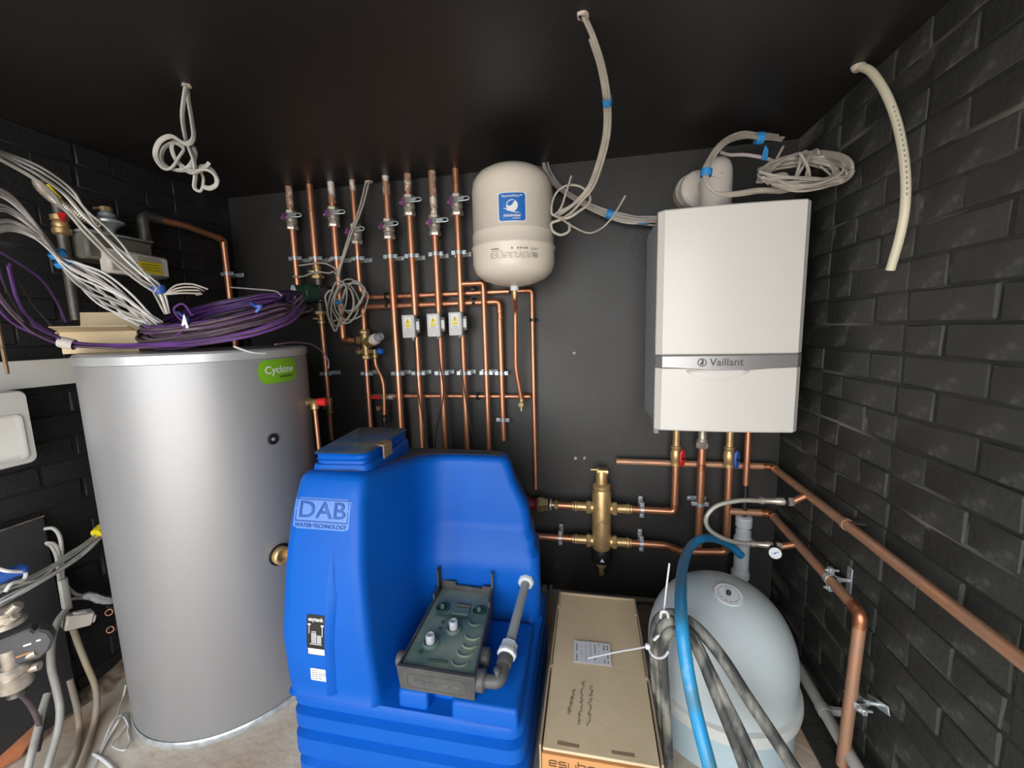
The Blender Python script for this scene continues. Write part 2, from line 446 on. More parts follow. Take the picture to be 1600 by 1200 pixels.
def patch(name, poly_w, poly_h, r, mt, parent, warp, off=0.0, nx=14):
    """rounded sticker bent onto a surface by warp"""
    mb = MB(); cols = []
    for i in range(nx+1):
        x = -poly_w/2+poly_w*i/nx; e = max(0, abs(x)-(poly_w/2-r)); yy = poly_h/2-r+math.sqrt(max(r*r-e*e, 0)) if r > 0 else poly_h/2
        cols.append((x, yy))
    v = []; f = []
    for (x, yy) in cols:
        for j in range(4): v.append(warp(Vector((x, -yy+2*yy*j/3, off))))
    for i in range(nx):
        for j in range(3): f.append((i*4+j, (i+1)*4+j, (i+1)*4+j+1, i*4+j+1))
    o = MB().add(v, f).build(name, mt, parent); return o
a1, zb = cyl_hit(412, 600); a2, zt = cyl_hit(464, 557)
am, zm = cyl_hit(438, 579); bw = abs(a2-a1)*CR
wm = cylmap(CX, CY, CR, am, zm)
bd = patch('badge', bw, zt-zb, (zt-zb)*.38, 'label_green', cyl, wm, nx=28); bd['label'] = 'green oval badge with white lettering'
text('Cyclone', .033, 'label_white', bd, None, ext=.0002, bold=.012, warp=lambda p: wm(Vector((p.x, p.y+.004, p.z+.0009))))
bt = MB()
for i in range(7): bt.add([wm(Vector((-.002+i*.0078+sx_*.0028, -.0185+sy_*.003, .0012))) for sx_, sy_ in ((-1, -1), (1, -1), (1, 1), (-1, 1))], [(0, 1, 2, 3)])
bt.build('small_print', 'label_dark_green', bd)
for (px, py, rr_, nm, m1, m2) in ((426, 686, .017, 'thermostat_pocket', 'black_plastic', 'grey_plastic'),):
    a, z = cyl_hit(px, py); n = Vector((math.cos(a), math.sin(a), 0)); c = Vector((CX, CY, z))+n*CR
    k = MB().lathe([(rr_, -.004), (rr_, .004), (rr_*.75, .006), (rr_*.72, .002), (0, .002)], 24, c, n).build(nm, m1, cyl)
    MB().lathe([(.006, 0), (.006, .005), (.004, .006), (0, .006)], 12, c, n).build('screw', m2, k)
a, z = cyl_hit(437, 866); n = Vector((math.cos(a), math.sin(a), 0)); c = Vector((CX, CY, z))+n*CR
MB().lathe([(.034, -.004), (.034, .003), (.030, .004)], 32, c, n).build('port_gasket', 'black_plastic', cyl)
MB().lathe([(.028, 0), (.028, .018), (.024, .022), (.018, .022), (.016, .008), (0, .008)], 24, c, n).build('brass_port', 'brass', cyl)

# ================================================================== BLUE WATER TANK
def bez_corner(a, b, c, r, k=6):
    a, b, c = Vector(a), Vector(b), Vector(c); u, v = a-b, c-b
    ru, rv = min(r, u.length*.45), min(r, v.length*.45)
    s, e = b+u.normalized()*ru, b+v.normalized()*rv
    return [s*(1-t)**2+b*2*t*(1-t)+e*t*t for t in [i/k for i in range(k+1)]]
def outline(P, R):
    out = []
    for i in range(len(P)): out += bez_corner(P[i-1], P[i], P[(i+1) % len(P)], R[i])
    return out
def lerp_tab(tab, z):
    for (z0, v0), (z1, v1) in zip(tab, tab[1:]):
        if z0 <= z <= z1: return v0+(v1-v0)*(z-z0)/(z1-z0)
    return tab[0][1] if z < tab[0][0] else tab[-1][1]
XLt = [(0, -.80), (.26, -.800), (.42, -.810), (.70, -.800), (.84, -.788)]
XCt = [(.2, -.53), (.26, -.535), (.6, -.573), (.84, -.596)]
XIt = [(.2, .012), (.5, .02), (.84, .062)]
YFt = [(0, .825), (.26, .83), (.42, .835), (.6, .862), (.75, .905), (.84, .945)]
YRt = [(.2, 1.19), (.478, 1.19), (.492, 1.205), (.53, 1.207), (.545, 1.225), (.8, 1.24), (.84, 1.245)]
XRt = [(0, -.155), (.478, -.158), (.492, -.172), (.53, -.174), (.545, -.186), (.62, -.195), (.74, -.238), (.84, -.262)]
YBK = 1.38
def tank_section(z, shape, ins=0.0, out=0.0, slope=0.0, dz=0.0):
    xl, xc, yf, yr, xr = (lerp_tab(t, z) for t in (XLt, XCt, YFt, YRt, XRt))
    xl += ins; xr -= ins; yf += ins; yb = YBK-ins
    if shape == 'cut':
        P = [(xl, yf), (xc-ins, yf), (xc-ins+lerp_tab(XIt, z), yr+ins), (xr, yr+ins), (xr-.03, yb), (xl, yb)]; R = [.035, .03, .10, .05, .05, .05]
    else:
        P = [(xl, yf), (xc, yf-.001), (xc+.10, yf-.001), (xr, yf), (xr, yb), (xl, yb)]; R = [.045, .03, .03, .045, .05, .05]
    return [(p.x, p.y, z+dz-slope*.13*(p.y-.945)) for p in outline(P, R)]
tank = thing('water_tank', 'large bright blue plastic water tank with a lidded filler neck', 'water tank', (-.47, 1.1, 0))
S = []
for z, ins in ((0, .012), (.008, .002), (.045, .002), (.055, .016), (.066, .016), (.078, 0), (.128, 0), (.137, .018), (.147, .018), (.158, .002), (.196, .002), (.205, .02), (.213, .02), (.224, .004), (.246, .004), (.2545, .010)):
    S.append(tank_section(z, 'full', ins))
S.append(tank_section(.255, 'full', .018))
S.append(tank_section(.2555, 'cut', -.004))
for z, ins, sl in ((.262, .002, 0), (.30, 0, 0), (.36, 0, 0), (.42, 0, 0), (.478, 0, 0), (.492, 0, 0), (.53, 0, 0), (.545, 0, 0), (.58, 0, .05), (.62, 0, .12), (.66, 0, .28), (.70, 0, .48), (.74, 0, .7), (.78, 0, .88), (.808, 0, 1), (.820, .003, 1), (.828, .010, 1), (.831, .022, 1)):
    S.append(tank_section(z, 'cut', ins, slope=sl))
tb = MB().loft(S)
# raised pads the pump dock stands on, with a lower channel at the left and a notch between them
for (x0, x1, y0, y1) in ((-.487, -.405, .846, 1.15), (-.342, -.172, .838, 1.14), (-.41, -.335, .885, 1.15)):
    q = [Vector((x, y)) for x, y in ((x0, y0), (x1, y0), (x1-.004, y1), (x0, y1))]
    SS = [[(p.x, p.y, zz) for p in outline([Vector(((v.x-(x0+x1)/2)*s_+(x0+x1)/2, (v.y-(y0+y1)/2)*s_+(y0+y1)/2)) for v in q], [.012]*4)] for zz, s_ in ((.24, 1.0), (.288, .985), (.296, .96), (.298, .93))]
    tb.loft(SS)
body = tb.build('body', 'tank_blue', tank, 50)
# dusty top skin, a thin film lying on the upper face
Sd = tank_section(.8315, 'cut', .024, slope=1)
MB().loft([[(x, y, z) for x, y, z in Sd], [(x, y, z+.0012) for x, y, z in Sd]]).build('dusty_top', 'tank_blue_dusty', body)
# filler lid
def quad_sec(q, z, s, r=.03, lift=0):
    c = sum((Vector(p) for p in q), Vector((0, 0)))/4
    P = []
    for p in q:
        d = Vector(p)-c; P.append(c+d-Vector((math.copysign(s, d.x), math.copysign(s, d.y))))
    return [(p.x, p.y, z) for p in outline(P, [r]*4)]
LQ = [(-.772, .966), (-.600, .976), (-.612, 1.275), (-.806, 1.275)]
neck = MB().loft([quad_sec(LQ, .74, 0), quad_sec(LQ, .826, 0), quad_sec(LQ, .838, -.002), quad_sec(LQ, .842, .004)]).build('filler_neck', 'tank_blue', tank)
lid = MB().loft([quad_sec(LQ, .838, .002), quad_sec(LQ, .840, -.009), quad_sec(LQ, .850, -.011), quad_sec(LQ, .854, -.006), quad_sec(LQ, .858, -.010), quad_sec(LQ, .866, -.009), quad_sec(LQ, .872, -.003), quad_sec(LQ, .8745, .006)]).build('lid', 'tank_blue', tank)
MB().loft([quad_sec(LQ, .874, .005), quad_sec(LQ, .8765, .009)]).build('dusty_film', 'tank_blue_dusty', lid)
lm = frame((-.598, 1.085, .855), (-.04, 1, 0), (0, 0, 1))
MB().box((0, 0, 0), (.055, .04, .006), .002, lm).box((0, .02, -.012), (.055, .006, .03), .002, lm).build('latch', 'cardboard_dark', lid)
# the column's front face follows YFt: flat marks on it
def front_pt(x, z, off=.001):
    return Vector((x, lerp_tab(YFt, z)-off, z))
def fwarp(cx, cz, off=.0012):
    def w(p): q = front_pt(cx+p.x, cz+p.y, off+p.z); return q
    return w
def tank_xz(px, py):
    z = .6
    for _ in range(8): p = at(px, py, Y=lerp_tab(YFt, z)); z = p.z
    return p.x, p.z
x0, z0 = tank_xz(503, 803)
w_ = fwarp(x0, z0)
LS = 1.3
w0_ = w_
w_ = lambda p: w0_(Vector((p.x*LS, p.y*LS, p.z)))
plate = patch('logo_plate', .125, .058, .004, 'emboss_blue', tank, w_)
def frame_strip(mb, w, h, t, warp, off):
    for (cx, cy, ww, hh) in ((0, h/2-t/2, w, t), (0, -h/2+t/2, w, t), (-w/2+t/2, 0, t, h), (w/2-t/2, 0, t, h)):
        n = 6; v = []; f = []
        for i in range(n+1):
            for j in (-1, 1): v.append(warp(Vector((cx-ww/2+ww*i/n, cy+j*hh/2, off))))
        for i in range(n): f.append((2*i, 2*i+2, 2*i+3, 2*i+1))
        mb.add(v, f)
    return mb
frame_strip(MB(), .119, .043, .0022, lambda p: w_(Vector((p.x, p.y+.006, p.z))), .0016).build('logo_border', 'emboss_dark', plate)
text('DAB', .044, 'emboss_dark', plate, None, warp=lambda p: w_(Vector((p.x, p.y+.006, p.z+.002))), bold=.004, sx=1.25)
text('WATER\u2022TECHNOLOGY', .0108, 'emboss_dark', plate, None, warp=lambda p: w_(Vector((p.x, p.y-.0225, p.z+.002))), bold=.01, sx=1.02)
# tapering groove ridge on the column
mg = MB()
g = [tank_xz(522, 850), tank_xz(528, 935), tank_xz(524, 985), tank_xz(527, 1085)]
gl = [tank_xz(521, 850), tank_xz(514, 935), tank_xz(513, 985), tank_xz(517, 1080)]
SS = []
for i in range(13):
    t = i/12*3; k = min(int(t), 2); u = t-k
    b = Vector(g[k]).lerp(Vector(g[k+1]), u); a = Vector(gl[k]).lerp(Vector(gl[k+1]), u)
    m_ = (a+b)/2; d = .016*math.sin(min(1, t/1.6)*PI/2)
    SS.append([front_pt(a.x, a.y, -.002), front_pt(a.x, a.y, d), front_pt(m_.x+(b.x-a.x)*.15, m_.y, d*.5), front_pt(b.x, b.y, -.002)])
mg.loft(SS).build('moulded_ridge', 'tank_blue', tank)
# stickers
x0, z0 = tank_xz(494, 993); ws_ = fwarp(x0, z0, .0015)
ws = lambda p: ws_(Vector((p.x*1.35, p.y*1.35, p.z)))
sa, sb = tank_xz(478, 960), tank_xz(517, 1027)
sw, sh = .040, .078
st = patch('sticker', sw, sh, .002, 'label_black', tank, ws); st['label'] = 'black product sticker with white drawing'
text('esytank', .0105, 'label_white', st, None, warp=lambda p: ws(Vector((p.x, p.y+.031, p.z+.001))), bold=.015)
d1 = MB()
def rect(mb, warp, cx, cy, w, h, off=.001):
    return mb.add([warp(Vector((cx+sx_*w/2, cy+sy_*h/2, off))) for sx_, sy_ in ((-1, -1), (1, -1), (1, 1), (-1, 1))], [(0, 1, 2, 3)])
rect(d1, ws, 0, -.031, .035, .012)
for i in range(4): rect(d1, ws, -.008+i*.0028, -.004, .0014, .020)
for i in range(4): rect(d1, ws, .004+i*.0024, -.006, .0012, .016)
rect(d1, ws, 0, -.016, .026, .0012); rect(d1, ws, -.014, .012, .0012, .016); rect(d1, ws, .014, .010, .0012, .020)
rect(d1, ws, -.014, .021, .006, .003); rect(d1, ws, .014, .020, .006, .003); rect(d1, ws, -.004, .008, .010, .001)
d1.build('print', 'label_white', st)
x0, z0 = tank_xz(500, 1054); w2_ = fwarp(x0, z0, .0015)
w2 = lambda p: w2_(Vector((p.x*1.3, p.y*1.3, p.z)))
st2 = patch('rating_sticker', .040, .026, .001, 'paper', tank, w2); st2['label'] = 'small white rating sticker'
d2 = MB(); rd = random.Random(2)
for i in range(5):
    n = rd.randint(3, 5); xx = -.017
    for k in range(n):
        L = rd.uniform(.003, .008)
        if xx+L < .018: rect(d2, w2, xx+L/2, .009-i*.0043, L, .0012)
        xx += L+.0015
d2.build('print', 'print_grey', st2)

# ================================================================== PUMP DOCK ON THE TANK
dock = thing('pump_dock', 'black pump docking tray with dusty green top on the blue tank ledge', 'pump dock', (-.39, 1.0, .30))
DQ = [(-.484, .850), (-.278, .846), (-.312, 1.180), (-.492, 1.184)]
def dq(u, v, z):
    a = Vector(DQ[0]).lerp(Vector(DQ[1]), u); b = Vector(DQ[3]).lerp(Vector(DQ[2]), u); p = a.lerp(b, v); return Vector((p.x, p.y, z))
ZB, ZT = .299, .366
db = MB()
db.loft([[dq(0, 0, ZB)+Vector((.004, .004, 0)), dq(1, 0, ZB)+Vector((-.004, .004, 0)), dq(1, 1, ZB), dq(0, 1, ZB)], [dq(0, 0, ZT-.012), dq(1, 0, ZT-.012), dq(1, 1, ZT-.012), dq(0, 1, ZT-.012)]])
def wallstrip(mb, P, h, th):
    for (u0, v0, u1, v1) in P:
        a, b = dq(u0, v0, ZT-.014), dq(u1, v1, ZT-.014); d = (b-a).normalized(); n = Vector((-d.y, d.x, 0))*th/2
        z = Vector((0, 0, h)); mb.loft([[a-n, b-n, b+n, a+n], [a-n+z, b-n+z, b+n+z, a+n+z]])
wallstrip(db, ((.0, .012, 1, .012),), .014, .008)
wallstrip(db, ((.012, 0, .012, .8), (.988, 0, .988, .78)), .012, .005)
wallstrip(db, ((.012, .78, .012, 1.0), (.988, .76, .988, .98)), .030, .006)
wallstrip(db, ((.012, .90, .012, 1.0),), .085, .006)
wallstrip(db, ((.99, .96, .99, 1.0),), .08, .006)
wallstrip(db, ((0, .99, .3, .985),), .034, .006); wallstrip(db, ((.3, .985, .8, .975),), .022, .006); wallstrip(db, ((.8, .975, 1, .98),), .03, .006)
db.build('tray', 'dock_black', dock)
# oval recessed nameplate outline on the tray front
fm = frame(((DQ[0][0]+DQ[1][0])/2, .8500, .328), (1, -.015, 0), (0, -.06, 1))
ov = [(x, y, 0) for x, y in rrect(.158, .042, .0205, 8)]
MB().tube([fm @ Vector(p) for p in ov], .0018, 6, closed=True).build('nameplate_rim', 'dock_black', dock)
nm = MB()
for (x, w) in ((-.045, .028), (-.012, .022), (.02, .026), (.052, .022)):
    nm.box((x, 0, .0005), (w, .010, .002), .0008, fm)
nm.build('worn_nameplate', 'dark_grey_plastic', dock)
dg = MB()
dg.loft([[dq(.03, .03, ZT-.016), dq(.97, .03, ZT-.016), dq(.97, .97, ZT-.016), dq(.03, .97, ZT-.016)], [dq(.03, .03, ZT-.008), dq(.97, .03, ZT-.008), dq(.97, .97, ZT-.008), dq(.03, .97, ZT-.008)]])
dg.build('green_insert', 'dock_green', dock)
GZ = ZT-.008
def at_dock(px, py): return at(px, py, Z=GZ)
for (px, py) in ((692, 951), (749, 956)):
    c = at_dock(px, py)
    MB().lathe([(.021, 0), (.021, .006), (.018, .007), (.0165, .001), (0, .001)], 24, c).build('socket_ring', 'dock_green_dark', dock)
    MB().lathe([(.009, 0), (.0075, .014), (.005, .018), (0, .018)], 14, c).build('spigot', 'dock_green_dark', dock)
for (px, py) in ((673, 1006), (709, 984)):
    c = at_dock(px, py)
    MB().lathe([(.022, 0), (.022, .005), (.018, .008), (.017, .003), (0, .003)], 24, c).build('cap_collar', 'dock_green', dock)
    k = MB().lathe([(.0125, .001), (.0125, .026), (.011, .029), (.0085, .0295), (.008, .027), (0, .027)], 22, c).build('cap', 'cap_grey', dock); k['label'] = 'round pale grey push cap'
for (px, py) in ((687, 984), (692, 974), (657, 1020)):
    c = at_dock(px, py); MB().lathe([(.005, 0), (.005, .005), (.003, .006), (.002, .002), (0, .002)], 12, c).build('screw_boss', 'dock_green_dark', dock)
for (px, py, w) in ((742, 975, .018), (738, 996, .021), (733, 1010, .019), (726, 1022, .021), (718, 1037, .021)):
    c = at_dock(px, py); P = [c+Vector((math.cos(a)*w, math.sin(a)*w*.8+.006, .002)) for a in [PI+PI*i/10 for i in range(11)]]
    MB().tube(P, .0028, 6).build('curved_rib', 'dock_green', dock)
for (p, q) in (((680, 962), (735, 970)), ((668, 1033), (700, 1036))):
    MB().tube([at_dock(*p)+Vector((0, 0, .002)), at_dock(*q)+Vector((0, 0, .002))], .003, 6).build('straight_rib', 'dock_green_dark', dock)
c = at_dock(720, 958); MB().box(c+Vector((0, .004, .003)), (.05, .03, .006), .002).build('terminal_block', 'dock_green', dock)
MB().box(c+Vector((0, .025, .006)), (.05, .006, .010), .001).build('terminal_cover', 'dock_black', dock)
for i, (y, z) in enumerate(((.945, .333), (.876, .333))):
    x = dq(1, (y-.853)/.32, 0).x
    MB().lathe([(.026, -.006), (.026, .016), (.024, .019), (.020, .019), (.019, .022), (0, .022)], 24, (x, y, z), (1, 0, 0)).build('side_port', 'dark_grey_plastic', dock)
x = dq(0, .18, 0).x
MB().lathe([(.020, -.004), (.020, .022), (.017, .024), (0, .024)], 20, (x, .905, .335), (-1, 0, 0)).build('side_port', 'dark_grey_plastic', dock)
# discharge elbow + pipe into the tank wall
dp = thing('discharge_pipe', 'grey pipe with white nut and elbow from dock to tank wall', 'pipe', (-.23, .95, .33))
xp = dq(1, .07, 0).x+.02
MB().tube(fillet([(xp, .876, .333), (-.222, .876, .335), (-.222, .93, .350)], .028, 8), .016, 16).build('elbow', 'dark_grey_plastic', dp)
MB().lathe([(.006, 0), (.006, .018), (.0085, .018), (.0085, .024), (.004, .026), (0, .026)], 12, (-.230, .880, .345), (0, -.1, 1)).build('drain_plug', 'dark_grey_plastic', dp)
dd = Vector((.012, .16, .035)).normalized(); c0 = Vector((-.222, .915, .346))
MB().lathe([(.019, 0), (.020, .004), (.020, .022), (.018, .026)], 18, c0, dd).build('compression_collar', 'dark_grey_plastic', dp)
MB().lathe([(.020, .024), (.0265, .028), (.0265, .036), (.024, .040), (.0225, .060), (.017, .064)], 8, c0, dd).build('white_nut', 'pvc_white', dp)
e0 = c0+dd*.06; e1 = Vector((-.206, 1.195, .400))
MB().tube([e0, e1], .0135, 16).build('tube', 'grey_plastic', dp)
MB().lathe([(.026, -.012), (.026, -.002), (.023, .002), (.0155, .002)], 8, e1-Vector((0, .012, .002)), (0, -1, -.1)).build('wall_flange', 'pvc_white', dp)

# ================================================================== BOILER
BX0, BX1, BYF, BYB, BZ0, BZ1 = .2125, .653, 1.41, YB-.004, CAMZ-.352, CAMZ+.365
bo = thing('boiler', 'white wall-hung gas boiler with a silver name band', 'boiler', ((BX0+BX1)/2, 1.6, BZ0))
def bsec(y, ins, z0, z1): return [(BX0+ins, y, z0), (BX1-ins, y, z0), (BX1-ins, y, z1), (BX0+ins, y, z1)]
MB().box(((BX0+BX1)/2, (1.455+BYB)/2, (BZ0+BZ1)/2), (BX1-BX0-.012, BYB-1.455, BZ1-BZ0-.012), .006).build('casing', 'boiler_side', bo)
# front cover: softly bowed in plan, two panels split by the band
def bow(u): return BYF + .012*(2*u-1)**2
def cover(z0, z1, name, m, y_off=0.0, inset=0.0, swoop=0.0):
    S = []; n = 24
    for i in range(n+1):
        u = i/n; x = BX0+(BX1-BX0)*u; y = bow(u)+y_off
        e = min(u, 1-u)*(BX1-BX0); 
        yy = y + (.018*(1-min(e/.018, 1))**2)
        zz0 = z0 - swoop*math.sin(PI*u)**2
        S.append([(x, yy+.004, zz0), (x, yy, zz0+.004), (x, yy, z1-.004), (x, yy+.004, z1), (x, 1.462, z1), (x, 1.462, zz0)])
    return MB().loft(S).build(name, m, bo, 30)
zb1 = at(1146, 554, Y=BYF).z; zb0 = at(1146, 575, Y=BYF).z
cover(zb1+.001, BZ1, 'upper_cover', 'boiler_white')
cover(BZ0, zb0+.001, 'lower_flap', 'boiler_white')
bandp = cover(zb0, zb1, 'name_band', 'boiler_band', y_off=-.003, swoop=.010)
# scooped grip under the band
Pg = []
gm = MB(); n = 20; S = []
for i in range(n+1):
    u = i/n; x = .305+.19*u; h = .005+.034*math.sin(PI*u); yb = bow((x-BX0)/(BX1-BX0))
    S.append([(x, yb-.001, zb0-.006), (x, yb-.0055, zb0-.006-h*.45), (x, yb-.001, zb0-.008-h), (x, yb+.012, zb0-.008-h), (x, yb+.012, zb0-.006)])
gm.loft(S).build('grip', 'boiler_white', bo, 60)
tm = frame((.405, BYF-.0052, (zb0+zb1)/2-.002), (1, 0, 0), (0, 0, 1))
text('Vaillant', .034, 'band_letter', bandp, frame((.425, BYF-.0042, (zb0+zb1)/2-.003), (1, 0, 0), (0, 0, 1)), bold=.006)
em = MB(); c = Vector((.352, BYF-.0045, (zb0+zb1)/2-.003))
em.tube([c+Vector((math.cos(a)*.0125, 0, math.sin(a)*.0125)) for a in [2*PI*i/24 for i in range(24)]], .0011, 6, closed=True)
em.lathe([(.0045, 0), (.0045, .001), (0, .0012)], 14, c+Vector((-.001, .0005, -.003)), (0, -1, 0))
em.lathe([(.003, 0), (.003, .001), (0, .0012)], 12, c+Vector((.003, .0005, .003)), (0, -1, 0))
for dx, dz in ((-.002, .010), (.0035, .0105)): em.tube([c+Vector((.002, 0, .003)), c+Vector((dx, 0, dz))], .0011, 6)
em.tube([c+Vector((-.005, 0, -.007)), c+Vector((.005, 0, -.007))], .001, 6)
em.build('emblem', 'band_letter', bandp)
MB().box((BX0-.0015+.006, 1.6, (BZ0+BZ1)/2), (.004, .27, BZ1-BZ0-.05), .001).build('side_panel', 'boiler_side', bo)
MB().box((BX0+.001, 1.459, (BZ0+BZ1)/2), (.004, .014, BZ1-BZ0-.02), .001).build('side_trim', 'grey_plastic', bo)
pk = at(1020, 676, Y=1.47)
MB().lathe([(.006, .03), (.006, .01), (.011, .008), (.011, -.014), (.009, -.018), (0, -.018)], 12, (BX0+.012, 1.47, BZ0-.004)).build('drain_stub', 'grey_plastic', bo)
# flue elbow dome on top of the boiler
fl = thing('flue_elbow', 'white domed flue elbow with round wall collar on top of the boiler', 'flue', (.36, 1.6, BZ1))
fx, fy = at(1118, 300, Y=1.60).x, 1.60
zt = at(1118, 247, Y=1.60).z
MB().lathe([(.052, BZ1-.002), (.052, zt-.055), (.049, zt-.034), (.042, zt-.017), (.030, zt-.006), (.015, zt-.001), (0, zt)], 32, (fx, fy, 0)).build('dome', 'white_warm', fl, 60)
MB().lathe([(.058, BZ1-.002), (.058, BZ1+.008), (.053, BZ1+.01)], 32, (fx, fy, 0)).build('base_flange', 'white_plastic', fl)
cc = at(1090, 290, Y=1.68)
MB().lathe([(.060, 0), (.066, .004), (.066, .02), (.058, .03), (.045, .034)], 36, (cc.x, 1.70, cc.z-.012), (.25, -1, 0)).build('wall_collar', 'white_warm', fl)
MB().lathe([(.062, 0), (.0645, .02), (.060, .048)], 36, (cc.x-.012, YB, cc.z-.008), (0, -1, 0)).build('seal_ring', 'cable_warm', fl)
MB().tube(fillet([(fx, fy, zt-.07), (fx, 1.72, zt-.075)], .02), .045, 24).build('horizontal_duct', 'white_warm', fl)
fmk = MB(); wf = cylmap(fx, fy, .052, math.atan2(-1, -.05), zt-.075, .0006)
for (x, y, w) in ((-.018, 0, .012), (.008, .008, .012), (-.012, -.008, .004), (-.002, -.008, .008), (.012, -.006, .004)): rect(fmk, wf, x, y, w, .0018, .0003)
fmk.build('print', 'print_grey', fl)
MB().lathe([(.008, 0), (.008, .01), (.005, .014), (0, .014)], 12, (fx+.072, fy-.06, BZ1-.003)).build('test_cap', 'white_plastic', fl)

# ================================================================== EXPANSION VESSEL (cream, hung)
EX, EY, ER = -.281, 1.525, .150
zt, zbv = .578+CAMZ, .160+CAMZ
ev = thing('expansion_vessel', 'cream expansion vessel with blue square sticker hung beside the copper pipes', 'expansion vessel', (EX, EY, zbv))
zA = at(800, 352, Y=EY-ER).z; zB_ = at(800, 374, Y=EY-ER).z
pr = [(0, zbv), (.03, zbv+.001), (.075, zbv+.010), (.115, zbv+.026), (.138, zbv+.046), (.1475, zbv+.068), (.1475, zbv+.074), (.150, zbv+.078), (ER, zB_-.012), (ER+.003, zB_-.008), (ER+.003, zB_), (ER-.001, zB_+.004), (ER-.001, zA-.004), (ER-.002, zA), (ER-.002, zA+.002), (ER-.004, zA+.004), (ER-.005, zt-.085), (.140, zt-.055), (.122, zt-.030), (.09, zt-.012), (.05, zt-.003), (0, zt)]
MB().lathe(pr, 64, (EX, EY, 0)).build('shell', 'vessel_cream', ev, 50)
aS, zS = cyl_hit(800, 323, EX, EY, ER-.004)
wv = cylmap(EX, EY, ER-.004, aS, zS, .001)
sk = patch('sticker', .094, .094, .006, 'label_white', ev, wv); sk['label'] = 'blue square sticker with white globe logo'
patch('sticker_field', .088, .088, .005, 'label_blue', sk, lambda p: wv(p+Vector((0, 0, .0006))))
text('ThermoWave\u2122', .0105, 'label_white', sk, None, warp=lambda p: wv(Vector((p.x, p.y+.034, p.z+.0014))), bold=.012)
text('globalwater', .0125, 'label_white', sk, None, warp=lambda p: wv(Vector((p.x, p.y-.027, p.z+.0014))), bold=.02)
text('solutions', .007, 'label_white', sk, None, warp=lambda p: wv(Vector((p.x+.014, p.y-.036, p.z+.0014))), bold=.01)
lg = MB(); v = [wv(Vector((0, .004, .0014)))]; ring = [wv(Vector((math.cos(a)*.019, .004+math.sin(a)*.019, .0014))) for a in [2*PI*i/28 for i in range(28)]]
lg.add(v+ring, [(0, 1+i, 1+(i+1) % 28) for i in range(28)])
lg.add([wv(Vector(p)) for p in ((-.030, -.002, .0015), (-.016, -.006, .0015), (.010, -.016, .0015), (.030, -.018, .0015), (.012, -.019, .0015), (-.014, -.012, .0015))], [(0, 1, 2, 3, 4, 5)])
lg.build('globe_logo', 'label_white', sk)
MB().add([wv(Vector(p)) for p in ((-.017, .006, .002), (-.008, .002, .002), (.0, .006, .002), (.010, .020, .002), (.0, .021, .002), (-.012, .016, .002))], [(0, 1, 2, 3, 4, 5)]).build('globe_land', 'label_blue', sk)
aP, zP = cyl_hit(804, 396, EX, EY, ER)
wp = cylmap(EX, EY, ER, aP, zP, .0008); d3 = MB(); rd = random.Random(9)
for row in range(4):
    x = -.085
    while x < .06:
        L = rd.uniform(.008, .022)
        if not (.0 < x < .012 and row < 1): rect(d3, wp, x+L/2, .004-row*.0052, L, .0016)
        x += L+rd.uniform(.003, .010)
rect(d3, wp, -.067, .018, .03, .004); rect(d3, wp, -.06, .011, .04, .0016)
for x in (-.008, .012, .022, .033, .042): rect(d3, wp, x, .018, .006, .006)
rect(d3, wp, .068, .018, .03, .0018); rect(d3, wp, .068, .013, .022, .0018)
for i in range(7): rect(d3, wp, .064+i*.0028, -.005, .0016 if i % 2 else .001, .016)
d3.build('rating_print', 'print_grey', ev)
MB().lathe([(.016, -.012), (.016, .006), (.012, .008)], 18, (EX, EY, zbv-.004)).build('connection_nut', 'pvc_white', ev)
MB().lathe([(.011, -.028), (.011, -.010)], 14, (EX, EY, zbv-.004)).build('connection_spigot', 'brass', ev)
MB().box((EX, (EY+ER+YB)/2, zt-.12), (.06, YB-EY-ER+.02, .03), .002).box((EX, YB-.003, zt-.12), (.12, .006, .06), .002).build('wall_bracket', 'zinc', ev)

# ================================================================== WHITE PRESSURE VESSEL ON THE FLOOR
VX, VY, VR = .365, 1.17, .2
pv = thing('pressure_vessel', 'large pale grey domed pressure vessel standing on the floor under the boiler', 'pressure vessel', (VX, VY, 0))
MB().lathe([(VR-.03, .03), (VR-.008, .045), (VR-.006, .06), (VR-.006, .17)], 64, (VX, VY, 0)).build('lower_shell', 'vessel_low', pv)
pr = [(VR-.004, .17), (VR-.004, .26)]
for i in range(1, 15):
    a = i/14*PI/2; pr.append(((VR-.004)*math.cos(a)**.85, .26+.205*math.sin(a)))
pr[-1] = (0, .465)
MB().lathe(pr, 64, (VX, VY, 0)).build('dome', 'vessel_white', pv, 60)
MB().lathe([(VR-.006, .155), (VR+.007, .160), (VR+.009, .175), (VR+.007, .192), (VR-.005, .197)], 64, (VX, VY, 0), cap=False).build('clamp_band', 'vessel_band', pv, 60)
for k in range(3):
    a = .6+2*PI*k/3; c = Vector((VX+math.cos(a)*.14, VY+math.sin(a)*.14, 0))
    MB().box((c.x, c.y, .03), (.04, .04, .06), .006).build('foot', 'vessel_band', pv)
